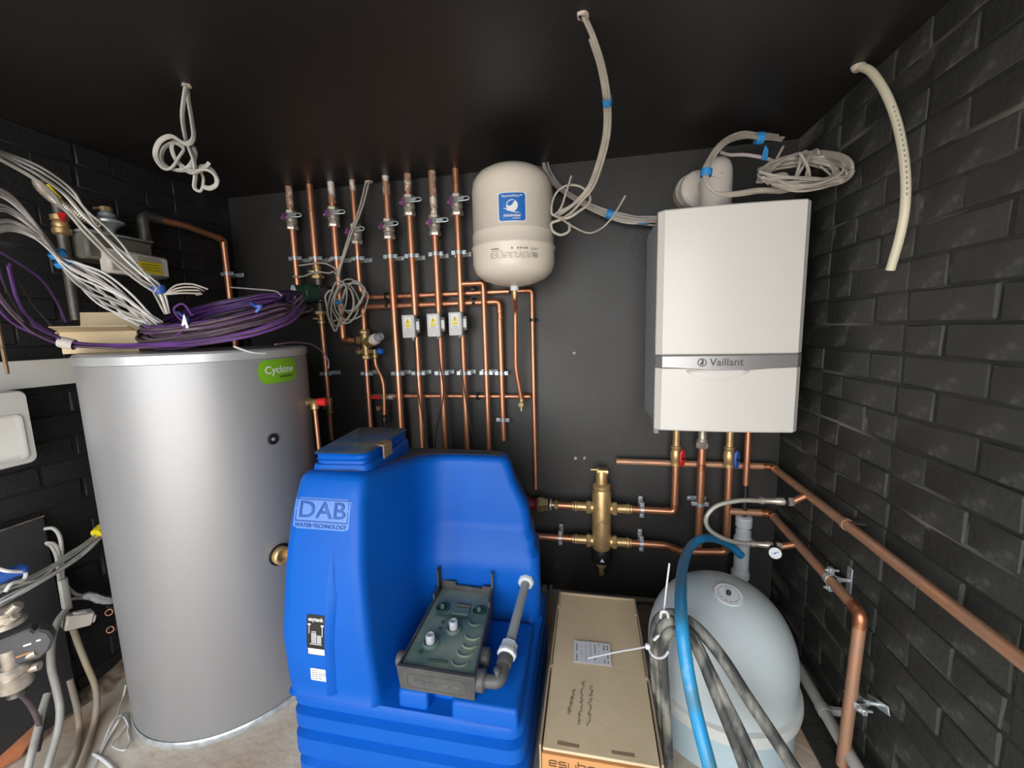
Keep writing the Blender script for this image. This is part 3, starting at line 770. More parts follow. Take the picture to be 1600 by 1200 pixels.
# round paper label + valve stem near the top
cl = Vector((VX+.005, VY-.045, .4615)); nrm = Vector((.02, -.24, 1)).normalized()
lb = MB().lathe([(.036, -.002), (.036, .0022), (.0, .0022)], 28, cl, nrm).build('round_label', 'paper', pv)
rp_ = MB(); R3 = rot_to(nrm)
for i in range(12):
    a = i/12*2*PI; p = cl+nrm*.0026+R3 @ Vector((math.cos(a)*.026, math.sin(a)*.026, 0)); rp_.box((0, 0, 0), (.009, .0016, .0004), 0, frame(p, R3 @ Vector((-math.sin(a), math.cos(a), 0)), R3 @ Vector((math.cos(a), math.sin(a), 0))))
rp_.build('print', 'print_grey', lb)
MB().lathe([(.006, 0), (.006, .010), (.003, .014), (0, .014)], 12, cl, nrm).build('valve_stem', 'black_plastic', pv)

# ================================================================== LONG CARDBOARD BOX
KX0, KX1, KY0, KY1, KZ = -.115, .150, .80, 1.352, CAMZ-.94
cb = thing('cardboard_box', 'long brown cardboard carton with a shipping label and handwriting on its lid', 'box', ((KX0+KX1)/2, 1.08, 0))
MB().box(((KX0+KX1)/2, (KY0+KY1)/2, KZ/2-.003), (KX1-KX0-.012, KY1-KY0-.012, KZ-.006), .003).build('carton', 'cardboard', cb)
MB().box(((KX0+KX1)/2, KY0+.001, KZ/2-.006), (KX1-KX0-.008, .008, KZ-.014), .001).build('front_panel', 'cardboard_orange', cb)
lidm = MB(); rd = random.Random(4); n = 14; v = []; f = []
for i in range(n+1):
    for j in range(n+1):
        u, w = i/n, j/n; x = KX0+.006+(KX1-KX0-.012)*u; y = KY0+(KY1-KY0)*w
        v.append((x, y, KZ+.0035*math.sin(u*PI)*math.sin(w*PI*1.5+.4)+rd.uniform(-.0004, .0004)))
for i in range(n):
    for j in range(n): f.append((i*(n+1)+j, (i+1)*(n+1)+j, (i+1)*(n+1)+j+1, i*(n+1)+j+1))
lo = lidm.add(v, f); lo.box(((KX0+KX1)/2, KY0+.002, KZ-.004), (KX1-KX0-.012, .004, .008), .001)
lidp = lo.build('lid', 'cardboard', cb, 60)
for sx_ in (KX0, KX1):
    mbw = MB(); s_ = 1 if sx_ == KX0 else -1
    P = [(sx_, KY0), (sx_, 1.02), (sx_+s_*.006, 1.026), (sx_+s_*.002, 1.03), (sx_+s_*.002, 1.27), (sx_+s_*.008, 1.275), (sx_+s_*.004, 1.28), (sx_+s_*.004, KY1)]
    S = [[(x-.0022, y, .004), (x+.0022, y, .004), (x+.0022, y, KZ+.006), (x-.0022, y, KZ+.006)] for x, y in P]
    mbw.loft(S).build('side_flap', 'cardboard_edge', cb)
MB().box(((KX0+KX1)/2, KY1, KZ/2), (KX1-KX0, .005, KZ+.008), .001).build('end_flap', 'cardboard_edge', cb)
for x in (-.052, .068): MB().box((x, KY0+.014, KZ+.0008), (.05, .009, .002), .0005).build('tab_slot', 'cardboard_dark', cb)
GL = {'e': [[(1, 0), (.15, 0), (0, .15), (0, .85), (.15, 1), (.9, 1), (1, .85), (1, .5), (0, .5)]],
      's': [[(1, 1), (.15, 1), (0, .85), (0, .6), (.1, .5), (.9, .5), (1, .4), (1, .15), (.85, 0), (0, 0)]],
      'y': [[(0, 1), (0, .15), (.15, 0), (1, 0)], [(1, 1), (1, -.35), (.85, -.5), (.1, -.5)]],
      'b': [[(0, 1.5), (0, .15), (.15, 0), (.85, 0), (1, .15), (1, .85), (.85, 1), (0, 1)]],
      'o': [[(.15, 0), (.85, 0), (1, .15), (1, .85), (.85, 1), (.15, 1), (0, .85), (0, .15), (.15, 0)]],
      'x': [[(0, 1), (1, 0)], [(0, 0), (1, 1)]]}
tx0 = at(858, 1188, Y=KY0-.004); nmk = MB(); cw_, ch_ = .0165, .0135
for i, chh in enumerate('esybox'):
    for st_ in GL[chh]: nmk.tube([Vector((tx0.x+i*.0215+u_*cw_, KY0-.0042, KZ-.040+v_*ch_)) for u_, v_ in st_], .0011, 5)
nmk.build('printed_name', 'print_brown', cb)
# shipping label on the lid
lc = (at(892, 1000, Z=KZ)+at(960, 1035, Z=KZ))/2
lm = frame((.0015, 1.088, KZ+.0048), (1, .02, 0), (0, 1, 0))
lbl = MB().box((0, 0, 0), (.105, .082, .0006), 0, lm).build('shipping_label', 'paper', cb)
dl = MB(); rd = random.Random(12)
for k, x in enumerate((-.044, -.030, -.018, -.004, .008, .020, .034, .044)):
    y = -.034; thick = (.004, .0014, .0014, .0018, .004, .0014, .0045, .004)[k]
    while y < .03:
        L = rd.uniform(.004, .012)
        if rd.random() < .75: dl.box((x, y+L/2, .0005), (thick, L, .0003), 0, lm)
        y += L+.002
dl.build('print', 'print_grey', lbl)
# three lines of handwriting running away from the viewer
def scribble(mb, p0, p1, amp, n, seed):
    rd = random.Random(seed); p0, p1 = Vector(p0), Vector(p1); d = p1-p0; nn = Vector((d.y, -d.x, 0)).normalized(); cur = []
    for i in range(n):
        t = i/n
        if rd.random() < .14 and len(cur) > 3: mb.tube(cur, .0007, 4); cur = []
        cur.append(p0+d*(t+rd.uniform(-.3, .3)/n)+nn*amp*(rd.uniform(-1, 1)))
    if len(cur) > 3: mb.tube(cur, .0007, 4)
hw = MB()
for (a, b, s_) in (((-.055, .885, KZ+.0045), (-.045, .965, KZ+.0045), 1), ((-.030, .862, KZ+.0045), (-.022, .990, KZ+.0045), 2), ((-.008, .862, KZ+.0045), (.0, .985, KZ+.0045), 3)):
    scribble(hw, a, b, .0045, 44, s_)
hw.build('handwriting', 'ink', lidp)
# ================================================================== COPPER PIPES
YP, YH, YS = 1.692, 1.722, 1.682
def joint(mb, p, d, r, L=.024):
    p, d = Vector(p), Vector(d).normalized()
    return mb.lathe([(r, -L/2-.002), (r+.0016, -L/2), (r+.0016, L/2), (r, L/2+.002)], 16, p, d, cap=False)
def pipe_run(name, label, P, r, m='copper', bend=.02, elbows=True, group='copper pipes', joints=(), swept=False, cat='pipe', painted=None):
    """one soldered run: the tube, an elbow fitting at each sharp corner, couplings; swept=True means a bent tube without fittings"""
    P = [Vector(p) for p in P]
    corners = [] if swept else [i for i in range(1, len(P)-1) if (P[i]-P[i-1]).angle(P[i+1]-P[i]) > .25]
    path = fillet(P, bend if not swept else bend, 7) if len(P) > 2 else P
    simple = not (elbows and corners) and not joints and not painted
    if simple:
        o = MB().tube(path, r, 18).build(name, m); o.name = name
        return tag(o, label, cat, group)
    root = thing(name, label, cat, P[-1] if P[-1].z < P[0].z else P[0], group)
    MB().tube(path, r, 18).build('tube', m, root)
    if elbows:
        for i in corners:
            a = P[i]+(P[i-1]-P[i]).normalized()*(bend+r*.9); b = P[i]+(P[i+1]-P[i]).normalized()*(bend+r*.9)
            MB().tube(fillet([a, P[i], b], bend, 7), r+.0018, 18).build('elbow', 'copper_joint', root)
    for (p, d) in joints: joint(MB(), p, d, r).build('coupling', 'copper_joint', root)
    if painted:
        k, zlo = painted
        MB().tube([k, Vector((k.x, k.y, zlo))], r+.0009, 18).build('plaster_smear', 'copper_painted', root)
    return root
def VX_(px, Y, z0, z1, py): # straight vertical at the pixel column measured at py
    p = at(px, py, Y=Y); return [Vector((p.x, Y, z0)), Vector((p.x, Y, z1))]
def xw(px, py, Y=YP): return at(px, py, Y=Y).x
def zw(px, py, Y=YP): return at(px, py, Y=Y).z
R28, R22, R15 = .0142, .0115, .0078
up = Vector((0, 0, 1))

# ---- prototypes: wall clip and isolation valve --------------------------------------------
def make_clip(r):
    root = thing('pipe_clip', 'clip', 'pipe clip', (0, 0, 0))
    MB().lathe([(r+.0006, -.006), (r+.003, -.0075), (r+.003, .0075), (r+.0006, .006)], 22, cap=False).build('band', 'zinc', root)
    for s_ in (-1, 1):
        t = MB(); t.box((s_*(r+.0105), 0, 0), (.017, .009, .018), .0015)
        w = t.build('ear', 'zinc', root)
        MB().lathe([(.0055, 0), (.0055, .003), (.004, .005), (0, .005)], 8, (s_*(r+.012), -.004, 0), (0, -1, 0)).cyl((s_*(r+.012), 0, 0), (s_*(r+.012), .012, 0), .0025, 8).build('screw', 'zinc', w)
    MB().cyl((0, r, 0), (0, .056, 0), .005, 10).lathe([(.008, 0), (.008, .010)], 6, (0, r+.002, 0), (0, 1, 0)).build('stem', 'zinc', root)
    MB().box((0, .0555, 0), (.075, .003, .019), .0008).build('wall_plate', 'zinc', root)
    for s_ in (-1, 1): MB().lathe([(.005, 0), (.0045, .002), (.002, .003), (0, .003)], 10, (s_*.028, .054, 0), (0, -1, 0)).build('wall_screw', 'zinc', root)
    return Proto(root)
clip28, clip22 = make_clip(R28), make_clip(R22)
def make_valve(r):
    root = thing('isolation_valve', 'valve', 'valve', (0, 0, 0))
    MB().lathe([(r+.003, -.030), (r+.006, -.026), (r+.0045, -.014), (r+.008, -.010), (r+.008, .010), (r+.0045, .014), (r+.004, .026), (r+.002, .03)], 20).build('body', 'nickel', root)
    MB().hexnut((0, 0, -.030), (0, 0, 1), r+.0085, .018).build('lower_nut', 'nickel', root)
    MB().hexnut((0, 0, .030), (0, 0, 1), r+.0075, .014).build('upper_nut', 'nickel', root)
    k = MB().lathe([(.007, 0), (.007, .018), (.005, .022), (0, .022)], 12, (-.002, -r-.004, .004), (-.25, -1, 0)).build('spindle', 'nickel', root)
    L = MB(); y = -r-.020; P = [(0.004, y, .010)]
    pts = [(.006, y+.004, .009), (.022, y, .013), (.05, y+.006, .016), (.060, y+.008, .013), (.060, y+.008, .006), (.05, y+.006, .003), (.024, y, .002), (.006, y+.004, .005)]
    L.tube(spline(pts, 5, True), .0022, 6, closed=True); L.box((.03, y+.002, .009), (.028, .002, .006), .0006)
    lv = L.build('lever', 'zinc', root)
    MB().prism([(-.010, -.012), (.004, -.016), (.007, .010), (-.004, .012)], .004, frame((-.004, -r-.026, .004), (1, 0, 0), (0, 0, 1)), .0008).build('grip', 'purple_cap', lv)
    MB().lathe([(.0045, 0), (.0045, .008), (0, .010)], 8, (-.013, -r-.018, .002), (-.6, -1, -.2)).build('nut', 'nickel', lv)
    return Proto(root)
valve = make_valve(R28)

# ---- eight risers into the ceiling --------------------------------------------------------
TOP = ZC+.004
risers = [ # top px, clip px, lower px/py, valve py, ordinal
    ((454.7, 292), (461, 400), None, 344), ((486.7, 289), (493, 400), None, None), ((520, 287), (526, 400), None, 339), ((552.5, 281), (559, 400), None, 366),
    ((604.5, 276), (610, 397), None, 358), ((638, 272), (643.5, 396), None, 321), ((676.5, 269), (681, 393), None, 352), ((712.5, 263), (717, 390.7), None, 320)]
words = ['leftmost', 'second', 'third', 'fourth', 'fifth', 'sixth', 'seventh', 'rightmost']
RX = [xw(c[0], c[1]) for (_, c, _, _) in risers]
def PX(i): return RX[i]
ends = {}
# 1: down to an elbow that turns back towards the wall corner
x = RX[0]; zb = zw(467, 490)
pipe_run('copper_riser', 'leftmost copper riser, ending in an elbow beside the purple cable coil', [(x, YP, TOP), (x, YP, zb), (x-.05, YP+.02, zb)], R28, bend=.016, painted=(Vector((x, YP, ZC)), zw(457, 326)))
# 2: into the circulator, then on below it
x = RX[1]; zpt = zw(494, 421)
pipe_run('copper_riser', 'second copper riser from the left, feeding the circulating pump', [(x, YP, TOP), (x, YP, zpt)], R28, joints=[(Vector((x, YP, zw(489, 326))), up)])
# 3: down behind the cable coil into the mixing valve
x = RX[2]; zt3 = zw(538, 532)
pipe_run('copper_riser', 'third copper riser from the left, turning into the mixing valve', [(x, YP, TOP), (x, YP, zt3), (xw(556, 534), YP, zt3)], R28, bend=.02, painted=(Vector((x, YP, ZC)), zw(522, 318)))
# 4: down, then along the upper header and down at the far right
x = RX[3]; zh1 = zw(700, 459.5, YH); xr1 = xw(831, 455, YH)
pipe_run('copper_riser', 'fourth copper riser from the left, running into the upper horizontal header', [(x, YP, TOP), (x, YP, zh1+.03), (x+.02, YH, zh1), (xw(796, 456, YH), YH, zh1)], R22, bend=.018, painted=(Vector((x, YP, ZC)), zw(553, 300)), joints=[(Vector((xw(606, 463, YH), YH, zh1)), (1, 0, 0)), (Vector((xw(634, 461, YH), YH, zh1)), (1, 0, 0))])
zl = zw(835, 764, YH)
pipe_run('copper_drop', 'slim copper pipe running down the bare wall beside the expansion vessel', [(xw(800, 456, YH), YH, zh1), (xr1, YH, zh1), (xr1, YH, zl)], .0098, bend=.022)
# 5
x = RX[4]
pipe_run('copper_riser', 'fifth copper riser, passing left of the electrical boxes down behind the tank', [(x, YP, TOP), (x, YP, .62)], R28, painted=(Vector((x, YP, ZC)), zw(606, 305)))
# 6, 7, 8 upper halves stop at the electrical boxes and go on below
names6 = ['first', 'middle', 'third']
zbx = [zw(647, 494), zw(685, 490), zw(719, 487)]
zbl = [zw(652, 526), zw(690, 524), zw(724, 522)]
for k, i in enumerate((5, 6, 7)):
    x = RX[i]
    pipe_run('copper_riser', '%s copper riser from the left, ending above the %s electrical box' % (words[i] if i < 7 else 'eighth', ('left', 'middle', 'right')[k]), [(x, YP, TOP), (x, YP, zbl[k])], R28 if k < 3 else R22,
             painted=((Vector((x, YP, ZC)), zw(640, 300)) if i == 5 else (Vector((x, YP, ZC)), zw(678, 335)) if i == 6 else None), joints=[(Vector((x, YP, zw(713, 283))), up)] if i == 7 else ())
    pipe_run('copper_drop', 'copper pipe dropping from the %s electrical box behind the tank' % ('left', 'middle', 'right')[k], [(x, YP, zbl[k]), (x, YP, .62)], R28*.93)
# tee off riser 8 to a drop on its right
z8 = zw(735, 443); x9 = xw(757, 500)
pipe_run('copper_branch', 'copper branch under the expansion vessel dropping right of the electrical boxes', [(RX[7], YP, z8), (x9, YP, z8), (x9, YP, .62)], R22, bend=.014)
# lower header with open end at right and drop to mixing valve at left
zh2 = zw(690, 475, YH-.006); yh2 = YH-.006; xlh = xw(567, 480, yh2); xrh = xw(783, 560, yh2)
pipe_run('copper_header', 'lower horizontal copper header bent down into an open end at the right', [(xlh, yh2, zw(568, 516, yh2)), (xlh, yh2, zh2), (xrh, yh2, zh2), (xrh, yh2, zw(787, 688, yh2))], .0128, bend=.022, joints=[(Vector((xw(606, 478, yh2), yh2, zh2)), (1, 0, 0)), (Vector((xw(781, 480, yh2), yh2, zw(783, 494, yh2))), up)])
# below the mixing valve
xm = xw(573, 581)
pipe_run('copper_drop', 'copper pipe below the mixing valve running down behind the tank lid', [(xm, YP, zw(570, 556)), (xm, YP, .62)], R22)
# horizontal run at mid height with red lever valve
zm = zw(720, 619, YH+.002)
pipe_run('copper_crossbar', 'thin horizontal copper pipe behind the risers with a red lever valve', [(xm, YH+.002, zm), (xw(829, 618, YH+.002), YH+.002, zm)], .0105, joints=[(Vector((xw(652, 617, YH), YH+.002, zm)), (1, 0, 0)), (Vector((xw(822, 619, YH), YH+.002, zm)), (1, 0, 0))])
# pipe under the expansion vessel, kinked to the right
yv = EY+.06
p1, p2, p3 = at(805, 470, Y=YP-.05), at(806, 575, Y=YP-.02), at(815, 627, Y=YP)
pipe_run('copper_tail', 'copper pipe hanging from the expansion vessel with a kinked lower end', [(EX, EY, zbv-.03), (EX, EY, zbv-.045), (p1.x, p1.y, p1.z-.03), p2, p3], .0098, bend=.03, swept=True)
ts = thing('drain_tap', 'small brass drain tap at the end of the kinked vessel pipe', 'tap', p3)
c = Vector(p3)
MB().lathe([(.012, .01), (.012, -.006), (.008, -.010), (.008, -.02)], 12, c).build('body', 'brass', ts)
MB().lathe([(.011, -.002), (.013, 0), (.013, .008), (.011, .010), (.005, .010), (.004, .006), (0, .006)], 14, c+Vector((0, -.010, -.012)), (0, -1, -.1)).build('outlet', 'brass_bright', ts)
MB().box(c+Vector((0, -.012, -.032)), (.006, .003, .018), .001).build('key', 'brass', ts)
# clips on the risers
for i in range(8):
    zc = zw(risers[i][1][0], risers[i][1][1]+4)
    P_ = clip28 if i != 3 else clip22
    P_.place(T(RX[i], YP, zc), 'zinc clip on the %s of the eight copper risers, upper row' % words[i], 'riser clips')
for i in (0, 2, 3, 4, 5, 6, 7):
    zc = zw(risers[i][0][0]+3, risers[i][3])
    valve.place(T(RX[i], YP, zc) @ Rz(random.Random(i).uniform(-.25, .1)) @ Matrix.Scale(1.12, 4), 'nickel lever isolation valve on the %s of the eight copper risers' % words[i], 'riser isolation valves')
zc = zw(690, 583)
low = [(509, 'below the circulating pump', clip22), (573, 'below the mixing valve', clip22), (621, 'on the fifth riser, lower row', clip28), (654, 'below the left electrical box', clip28), (691, 'below the middle electrical box', clip28), (726, 'below the right electrical box', clip28), (759, 'on the branch right of the electrical boxes', clip22)]
for px, w_, pr_ in low:
    x = {621: RX[4], 654: RX[5], 691: RX[6], 726: RX[7], 573: xm, 759: x9}.get(px, xw(px, 583))
    pr_.place(T(x, YP, zc), 'zinc pipe clip %s' % w_, 'lower row clips')
clip22.place(T(xrh, yh2, zw(783, 583, yh2)), 'zinc pipe clip on the upper part of the open-ended header drop', 'lower row clips')
clip22.place(T(xrh, yh2, zw(787, 656, yh2)), 'zinc pipe clip just above the open end of the header drop', 'lower row clips')
# black plastic stand-off clips
def black_clip(px, py, Y, horiz, label):
    c = at(px, py, Y=Y); o = MB()
    o.lathe([(.0128, -.006), (.0165, -.006), (.0165, .006), (.0128, .006)], 18, c, (1, 0, 0) if horiz else (0, 0, 1), cap=False)
    o.box((c.x, (c.y+YB)/2+.006, c.z), (.012, YB-c.y-.012, .018), .002)
    tag(o.build('pipe_clip', 'black_plastic'), label, 'pipe clip', 'black pipe clips')
black_clip(740, 452, YH, True, 'black plastic clip on the upper header left of the vessel')
black_clip(741, 471, yh2, True, 'black plastic clip on the lower header left of the vessel')
black_clip(747, 619, YH+.002, True, 'black plastic clip on the thin crossbar pipe')
black_clip(833, 500, YH, False, 'black plastic clip on the slim pipe down the bare wall')
black_clip(606, 477, yh2, True, 'black plastic clip near the left end of the lower header')
black_clip(604, 463, YH, True, 'black plastic clip near the left end of the upper header')

# ---- circulating pump --------------------------------------------------------------------
x2 = RX[1]; x2b = xw(503, 525)
pu = thing('circulating_pump', 'dark green circulating pump with a white triangular face', 'pump', (x2, YP, zw(493, 490)))
zc = zw(490, 460)
MB().lathe([(.016, zw(498, 488)-zc), (.016, -.042), (.034, -.034), (.034, .03), (.016, .04), (.016, zw(494, 432)-zc)], 20, (x2+.003, YP, zc), (0, 0, 1)).build('volute', 'dark_metal', pu)
hd = Vector((-.50, -.86, 0)).normalized(); c = Vector((x2, YP, zc))+hd*.03
MB().box((0, 0, .01), (.075, .075, .075), .012, frame(c, Vector((0, 0, 1)).cross(hd), (0, 0, 1))).build('motor_housing', 'pump_green', pu)
MB().lathe([(.036, 0), (.036, .028), (.032, .034), (0, .034)], 28, c+hd*.042, hd).build('head', 'pump_green', pu)
tri = []
for i in range(36):
    a = 2*PI*i/36; r_ = .031+.0035*math.cos(3*(a-PI/2)); tri.append((r_*math.cos(a), r_*math.sin(a)))
fm = frame(c+hd*.077, Vector((0, 0, 1)).cross(hd), (0, 0, 1))
fc = MB().prism(tri, .006, fm, .001).build('face_plate', 'white_plastic', pu)
MB().lathe([(.009, 0), (.009, .004), (.006, .006), (.004, .004), (0, .004)], 16, (fm @ Vector((0, 0, .0055))), hd).build('vent_screw', 'copper', fc)
MB().box((0, 0, 0), (.05, .05, .06), .006, T(x2+.045, YP-.005, zc)).build('terminal_box', 'black_plastic', pu)
def pump_valve(px, py, label, nutup):
    z = zw(px, py); v_ = thing('pump_valve', label, 'valve', (x2, YP, z), 'pump isolating valves')
    MB().lathe([(.018, -.022), (.018, -.012), (.014, -.010), (.014, .010), (.018, .012), (.018, .02)], 16, (x2+.002, YP, z)).build('body', 'brass', v_)
    MB().hexnut((x2+.002, YP, z+(-.026 if nutup else .026)), (0, 0, 1), .029, .016).build('union_nut', 'brass', v_)
    MB().lathe([(.006, 0), (.006, .022), (.003, .026), (0, .026)], 10, (x2-.010, YP-.006, z), (-1, -.4, 0)).build('spindle', 'brass_bright', v_)
pump_valve(494, 424, 'brass isolating valve above the circulating pump', True)
pump_valve(498, 498, 'brass isolating valve below the circulating pump', False)
zq = zw(499, 506)
pipe_run('copper_drop', 'copper pipe below the circulating pump running down beside the cylinder', [(x2+.002, YP, zq), (xw(509, 575), YP, zw(509, 575)-.02), (xw(518, 683), YP, .70)], R22, swept=True, bend=.02)
cpl = at(515, 633, Y=YP)
cv = thing('check_valve', 'brass check valve on the pipe below the circulating pump', 'valve', cpl)
MB().lathe([(.014, -.045), (.017, -.04), (.017, -.026), (.012, -.022), (.014, -.004), (.012, .012), (.016, .016), (.016, .034), (.013, .038)], 14, cpl).build('body', 'brass_dull', cv)
MB().lathe([(.006, 0), (.006, .02), (0, .022)], 10, cpl+Vector((-.008, -.006, -.012)), (-1, -.3, 0)).build('test_nipple', 'brass_dull', cv)

# ---- mixing valve with grey knob ------------------------------------------------------------
c = at(570, 537, Y=YP-.005)
mv = thing('mixing_valve', 'brass mixing valve with a grey and white knob', 'valve', c)
MB().tube([(c.x, YP, zw(568, 514)), (c.x+.002, YP, zw(570, 560))], .017, 16).build('body', 'brass_dull', mv)
MB().hexnut((c.x, YP, zw(568, 519)), (0, 0, 1), .024, .018).build('upper_nut', 'brass_dull', mv)
MB().hexnut((c.x+.002, YP, zw(570, 558)), (0, 0, 1), .024, .018).build('lower_nut', 'brass_dull', mv)
MB().lathe([(.012, 0), (.020, .004), (.020, .02), (.014, .024)], 8, (c.x-.04, YP, zt3), (1, 0, 0)).build('side_nut', 'brass_dull', mv)
hd = (at(603, 521, Y=YP-.06)-at(577, 534, Y=YP-.01)).normalized(); b0 = at(574, 536, Y=YP-.008)
MB().lathe([(.018, 0), (.025, .008), (.025, .045), (.021, .05)], 18, b0, hd).build('bonnet', 'brass_dull', mv)
MB().lathe([(.021, .045), (.025, .05), (.024, .072), (.020, .078)], 18, b0, hd).build('knob_collar', 'white_warm', mv)
MB().lathe([(.018, .070), (.019, .074), (.017, .104), (.014, .108), (.010, .108), (.009, .104), (0, .104)], 14, b0, hd).build('knob', 'grey_plastic', mv)
z0 = zw(578, 549)
rv = thing('safety_valve', 'small brass safety valve with blue cap under the mixing valve', 'valve', (xw(586, 549), YP, z0))
MB().tube([(xw(560, 548), YP, z0), (xw(593, 549), YP-.008, z0)], .010, 12).hexnut((xw(561, 548), YP, z0), (1, 0, 0), .017, .02).lathe([(.011, -.03), (.014, -.028), (.014, -.014), (.010, -.01), (.010, .008)], 12, (xw(587, 549), YP-.008, z0)).build('body', 'brass_dull', rv)
MB().lathe([(.011, 0), (.0135, .003), (.0135, .026), (.011, .030), (0, .030)], 10, (xw(592, 549), YP-.010, z0), (1, -.25, 0)).build('cap', 'blue', rv)
pts = [at(586, 560, Y=YP-.008), at(588, 572, Y=YP-.008), at(597, 592, Y=YP-.012), at(600, 612, Y=YP-.014), at(601, 648, Y=YP-.014)]
pipe_run('overflow_pipe', 'thin S-bent copper overflow pipe below the blue-capped safety valve', spline(pts, 6), .0085, swept=True, bend=.001)
tn = MB().lathe([(.010, .014), (.012, .010), (.012, -.012), (.007, -.016), (.007, -.03)], 12, at(601, 655, Y=YP-.014)).build('tundish', 'black_plastic')
tag(tn, 'small black tundish at the foot of the S-bent overflow pipe', 'fitting')
cs = at(594, 637, Y=YP)
tag(MB().lathe([(.010, 0), (.011, .002), (.011, .05)], 14, cs+Vector((0, -.02, 0)), (0, 1, 0)).build('pipe_stub', 'copper'), 'short capped copper stub beside the S-bent overflow pipe', 'pipe')
# red lever valve on the crossbar
c = at(608, 620, Y=YH-.004)
lv = thing('lever_valve', 'nickel lever valve with red handle on the thin crossbar pipe', 'valve', c)
MB().lathe([(.012, -.026), (.016, -.024), (.016, -.012), (.013, -.01), (.015, 0), (.013, .01), (.016, .012), (.016, .026)], 12, c, (1, 0, 0)).build('body', 'nickel', lv)
MB().lathe([(.012, 0), (.012, .02), (.008, .024), (0, .024)], 14, c+Vector((-.008, -.012, 0)), (0, -1, 0)).build('spindle', 'white_plastic', lv)
a = c+Vector((-.010, -.034, .002)); h_ = MB(); h_.box((-.035, 0, 0), (.045, .006, .014), .002, T(a)).box((-.075, 0, 0), (.04, .003, .006), .001, T(a)); h_.build('handle', 'red', lv)
# relief valve on the cylinder
a_, z_ = cyl_hit(474, 628); n = Vector((math.cos(a_), math.sin(a_), 0))
pc = at(476, 628, Y=1.245); e = at(500, 628, Y=1.245)
rl = thing('relief_valve', 'brass relief valve with red cap on the right side of the cylinder', 'valve', pc)
hd = (e-pc).normalized()
MB().lathe([(.021, -.02), (.021, .002), (.017, .003)], 18, pc, hd).build('gasket', 'black_plastic', rl)
MB().tube([pc, e], .0115, 12).hexnut(pc+hd*.012, hd, .017, .012).lathe([(.010, 0), (.014, -.006), (.014, -.024), (.009, -.028)], 10, pc+hd*.038).build('body', 'brass_dull', rl)
MB().lathe([(.012, 0), (.0145, .003), (.0145, .030), (.012, .033), (0, .033)], 10, e-hd*.008, hd).build('cap', 'red', rl)
q0 = pc+hd*.038
pipe_run('relief_pipe', 'thin copper discharge pipe below the red-capped relief valve', [q0-Vector((0, 0, .02)), q0-Vector((-.004, 0, .30))], .0075)

# ---- three electrical boxes with warning labels ----------------------------------------------
def tri_label(root, M, s, m):
    MB().prism([(-s*.5, -s*.42), (s*.5, -s*.42), (0, s*.46)], .0004, M).build('warning_triangle', m, root)
for k, (px, py, side) in enumerate(((638, 510, 'left'), (677, 508, 'middle'), (711, 506, 'right'))):
    c = at(px+2, py, Y=YP-.04)
    el = thing('actuator_box', 'white electrical box with yellow warning label, %s of the row of three' % side, 'electrical box', (c.x, YP-.03, c.z-.045), 'electrical boxes on the risers')
    MB().box((c.x+.004, YP-.018, c.z), (.056, .036, .092), .003).build('base', 'dark_grey_plastic', el)
    MB().box((c.x-.002, YP-.042, c.z), (.058, .016, .098), .003).build('cover', 'enclosure', el)
    M_ = frame((c.x-.002, YP-.0506, c.z+.012), (1, 0, 0), (0, 0, 1))
    lab = MB().prism([(-.017, -.026), (.017, -.026), (.017, .028), (-.017, .028)], .0004, M_).build('label', 'label_white', el)
    tri_label(lab, M_ @ T(0, .010, .0006), .026, 'label_yellow')
    MB().box((0, 0, 0), (.0022, .009, .0004), 0, M_ @ T(0, .010, .0012)).box((0, 0, 0), (.0022, .0022, .0004), 0, M_ @ T(0, .0025, .0012)).build('exclamation', 'print_black', lab)
    MB().box((0, 0, 0), (.026, .011, .0004), 0, M_ @ T(0, -.010, .0006)).build('caption', 'label_yellow', lab)
    tl = MB()
    for i in range(3): tl.box((0, 0, 0), (.024, .0010, .0003), 0, M_ @ T(0, -.019-i*.0025, .0006))
    tl.build('print', 'print_grey', lab)
    MB().box((c.x+.034, YP-.02, c.z+.002), (.022, .03, .060), .002).build('side_plate', 'dark_metal', el)
    MB().box((c.x+.036, YP-.0365, c.z+.002), (.014, .002, .036), .0006).build('side_label', 'paper', el)
    MB().lathe([(.006, 0), (.006, -.012), (.004, -.014)], 10, (c.x+.010, YP-.030, c.z-.046)).build('cable_gland', 'grey_plastic', el)
    for zz in (.038, -.038): MB().lathe([(.003, 0), (.003, .001), (0, .0015)], 8, (c.x-.002, YP-.050, c.z+zz), (0, -1, 0)).build('screw', 'zinc', el)
    e0 = Vector((c.x+.010, YP-.030, c.z-.058))
    P = [e0, e0+Vector((.002, .0, -.10)), e0+Vector((.018, -.02, -.24)), e0+Vector((.045 if k != 1 else -.02, -.03, -.40)), e0+Vector((.06 if k != 1 else -.03, -.03, -.52))]
    tag(MB().tube(spline(P, 6), .0032, 6).build('flex_cable', 'cable_black'), 'thin black flex hanging from the %s electrical box' % side, 'cable', 'black flexes')

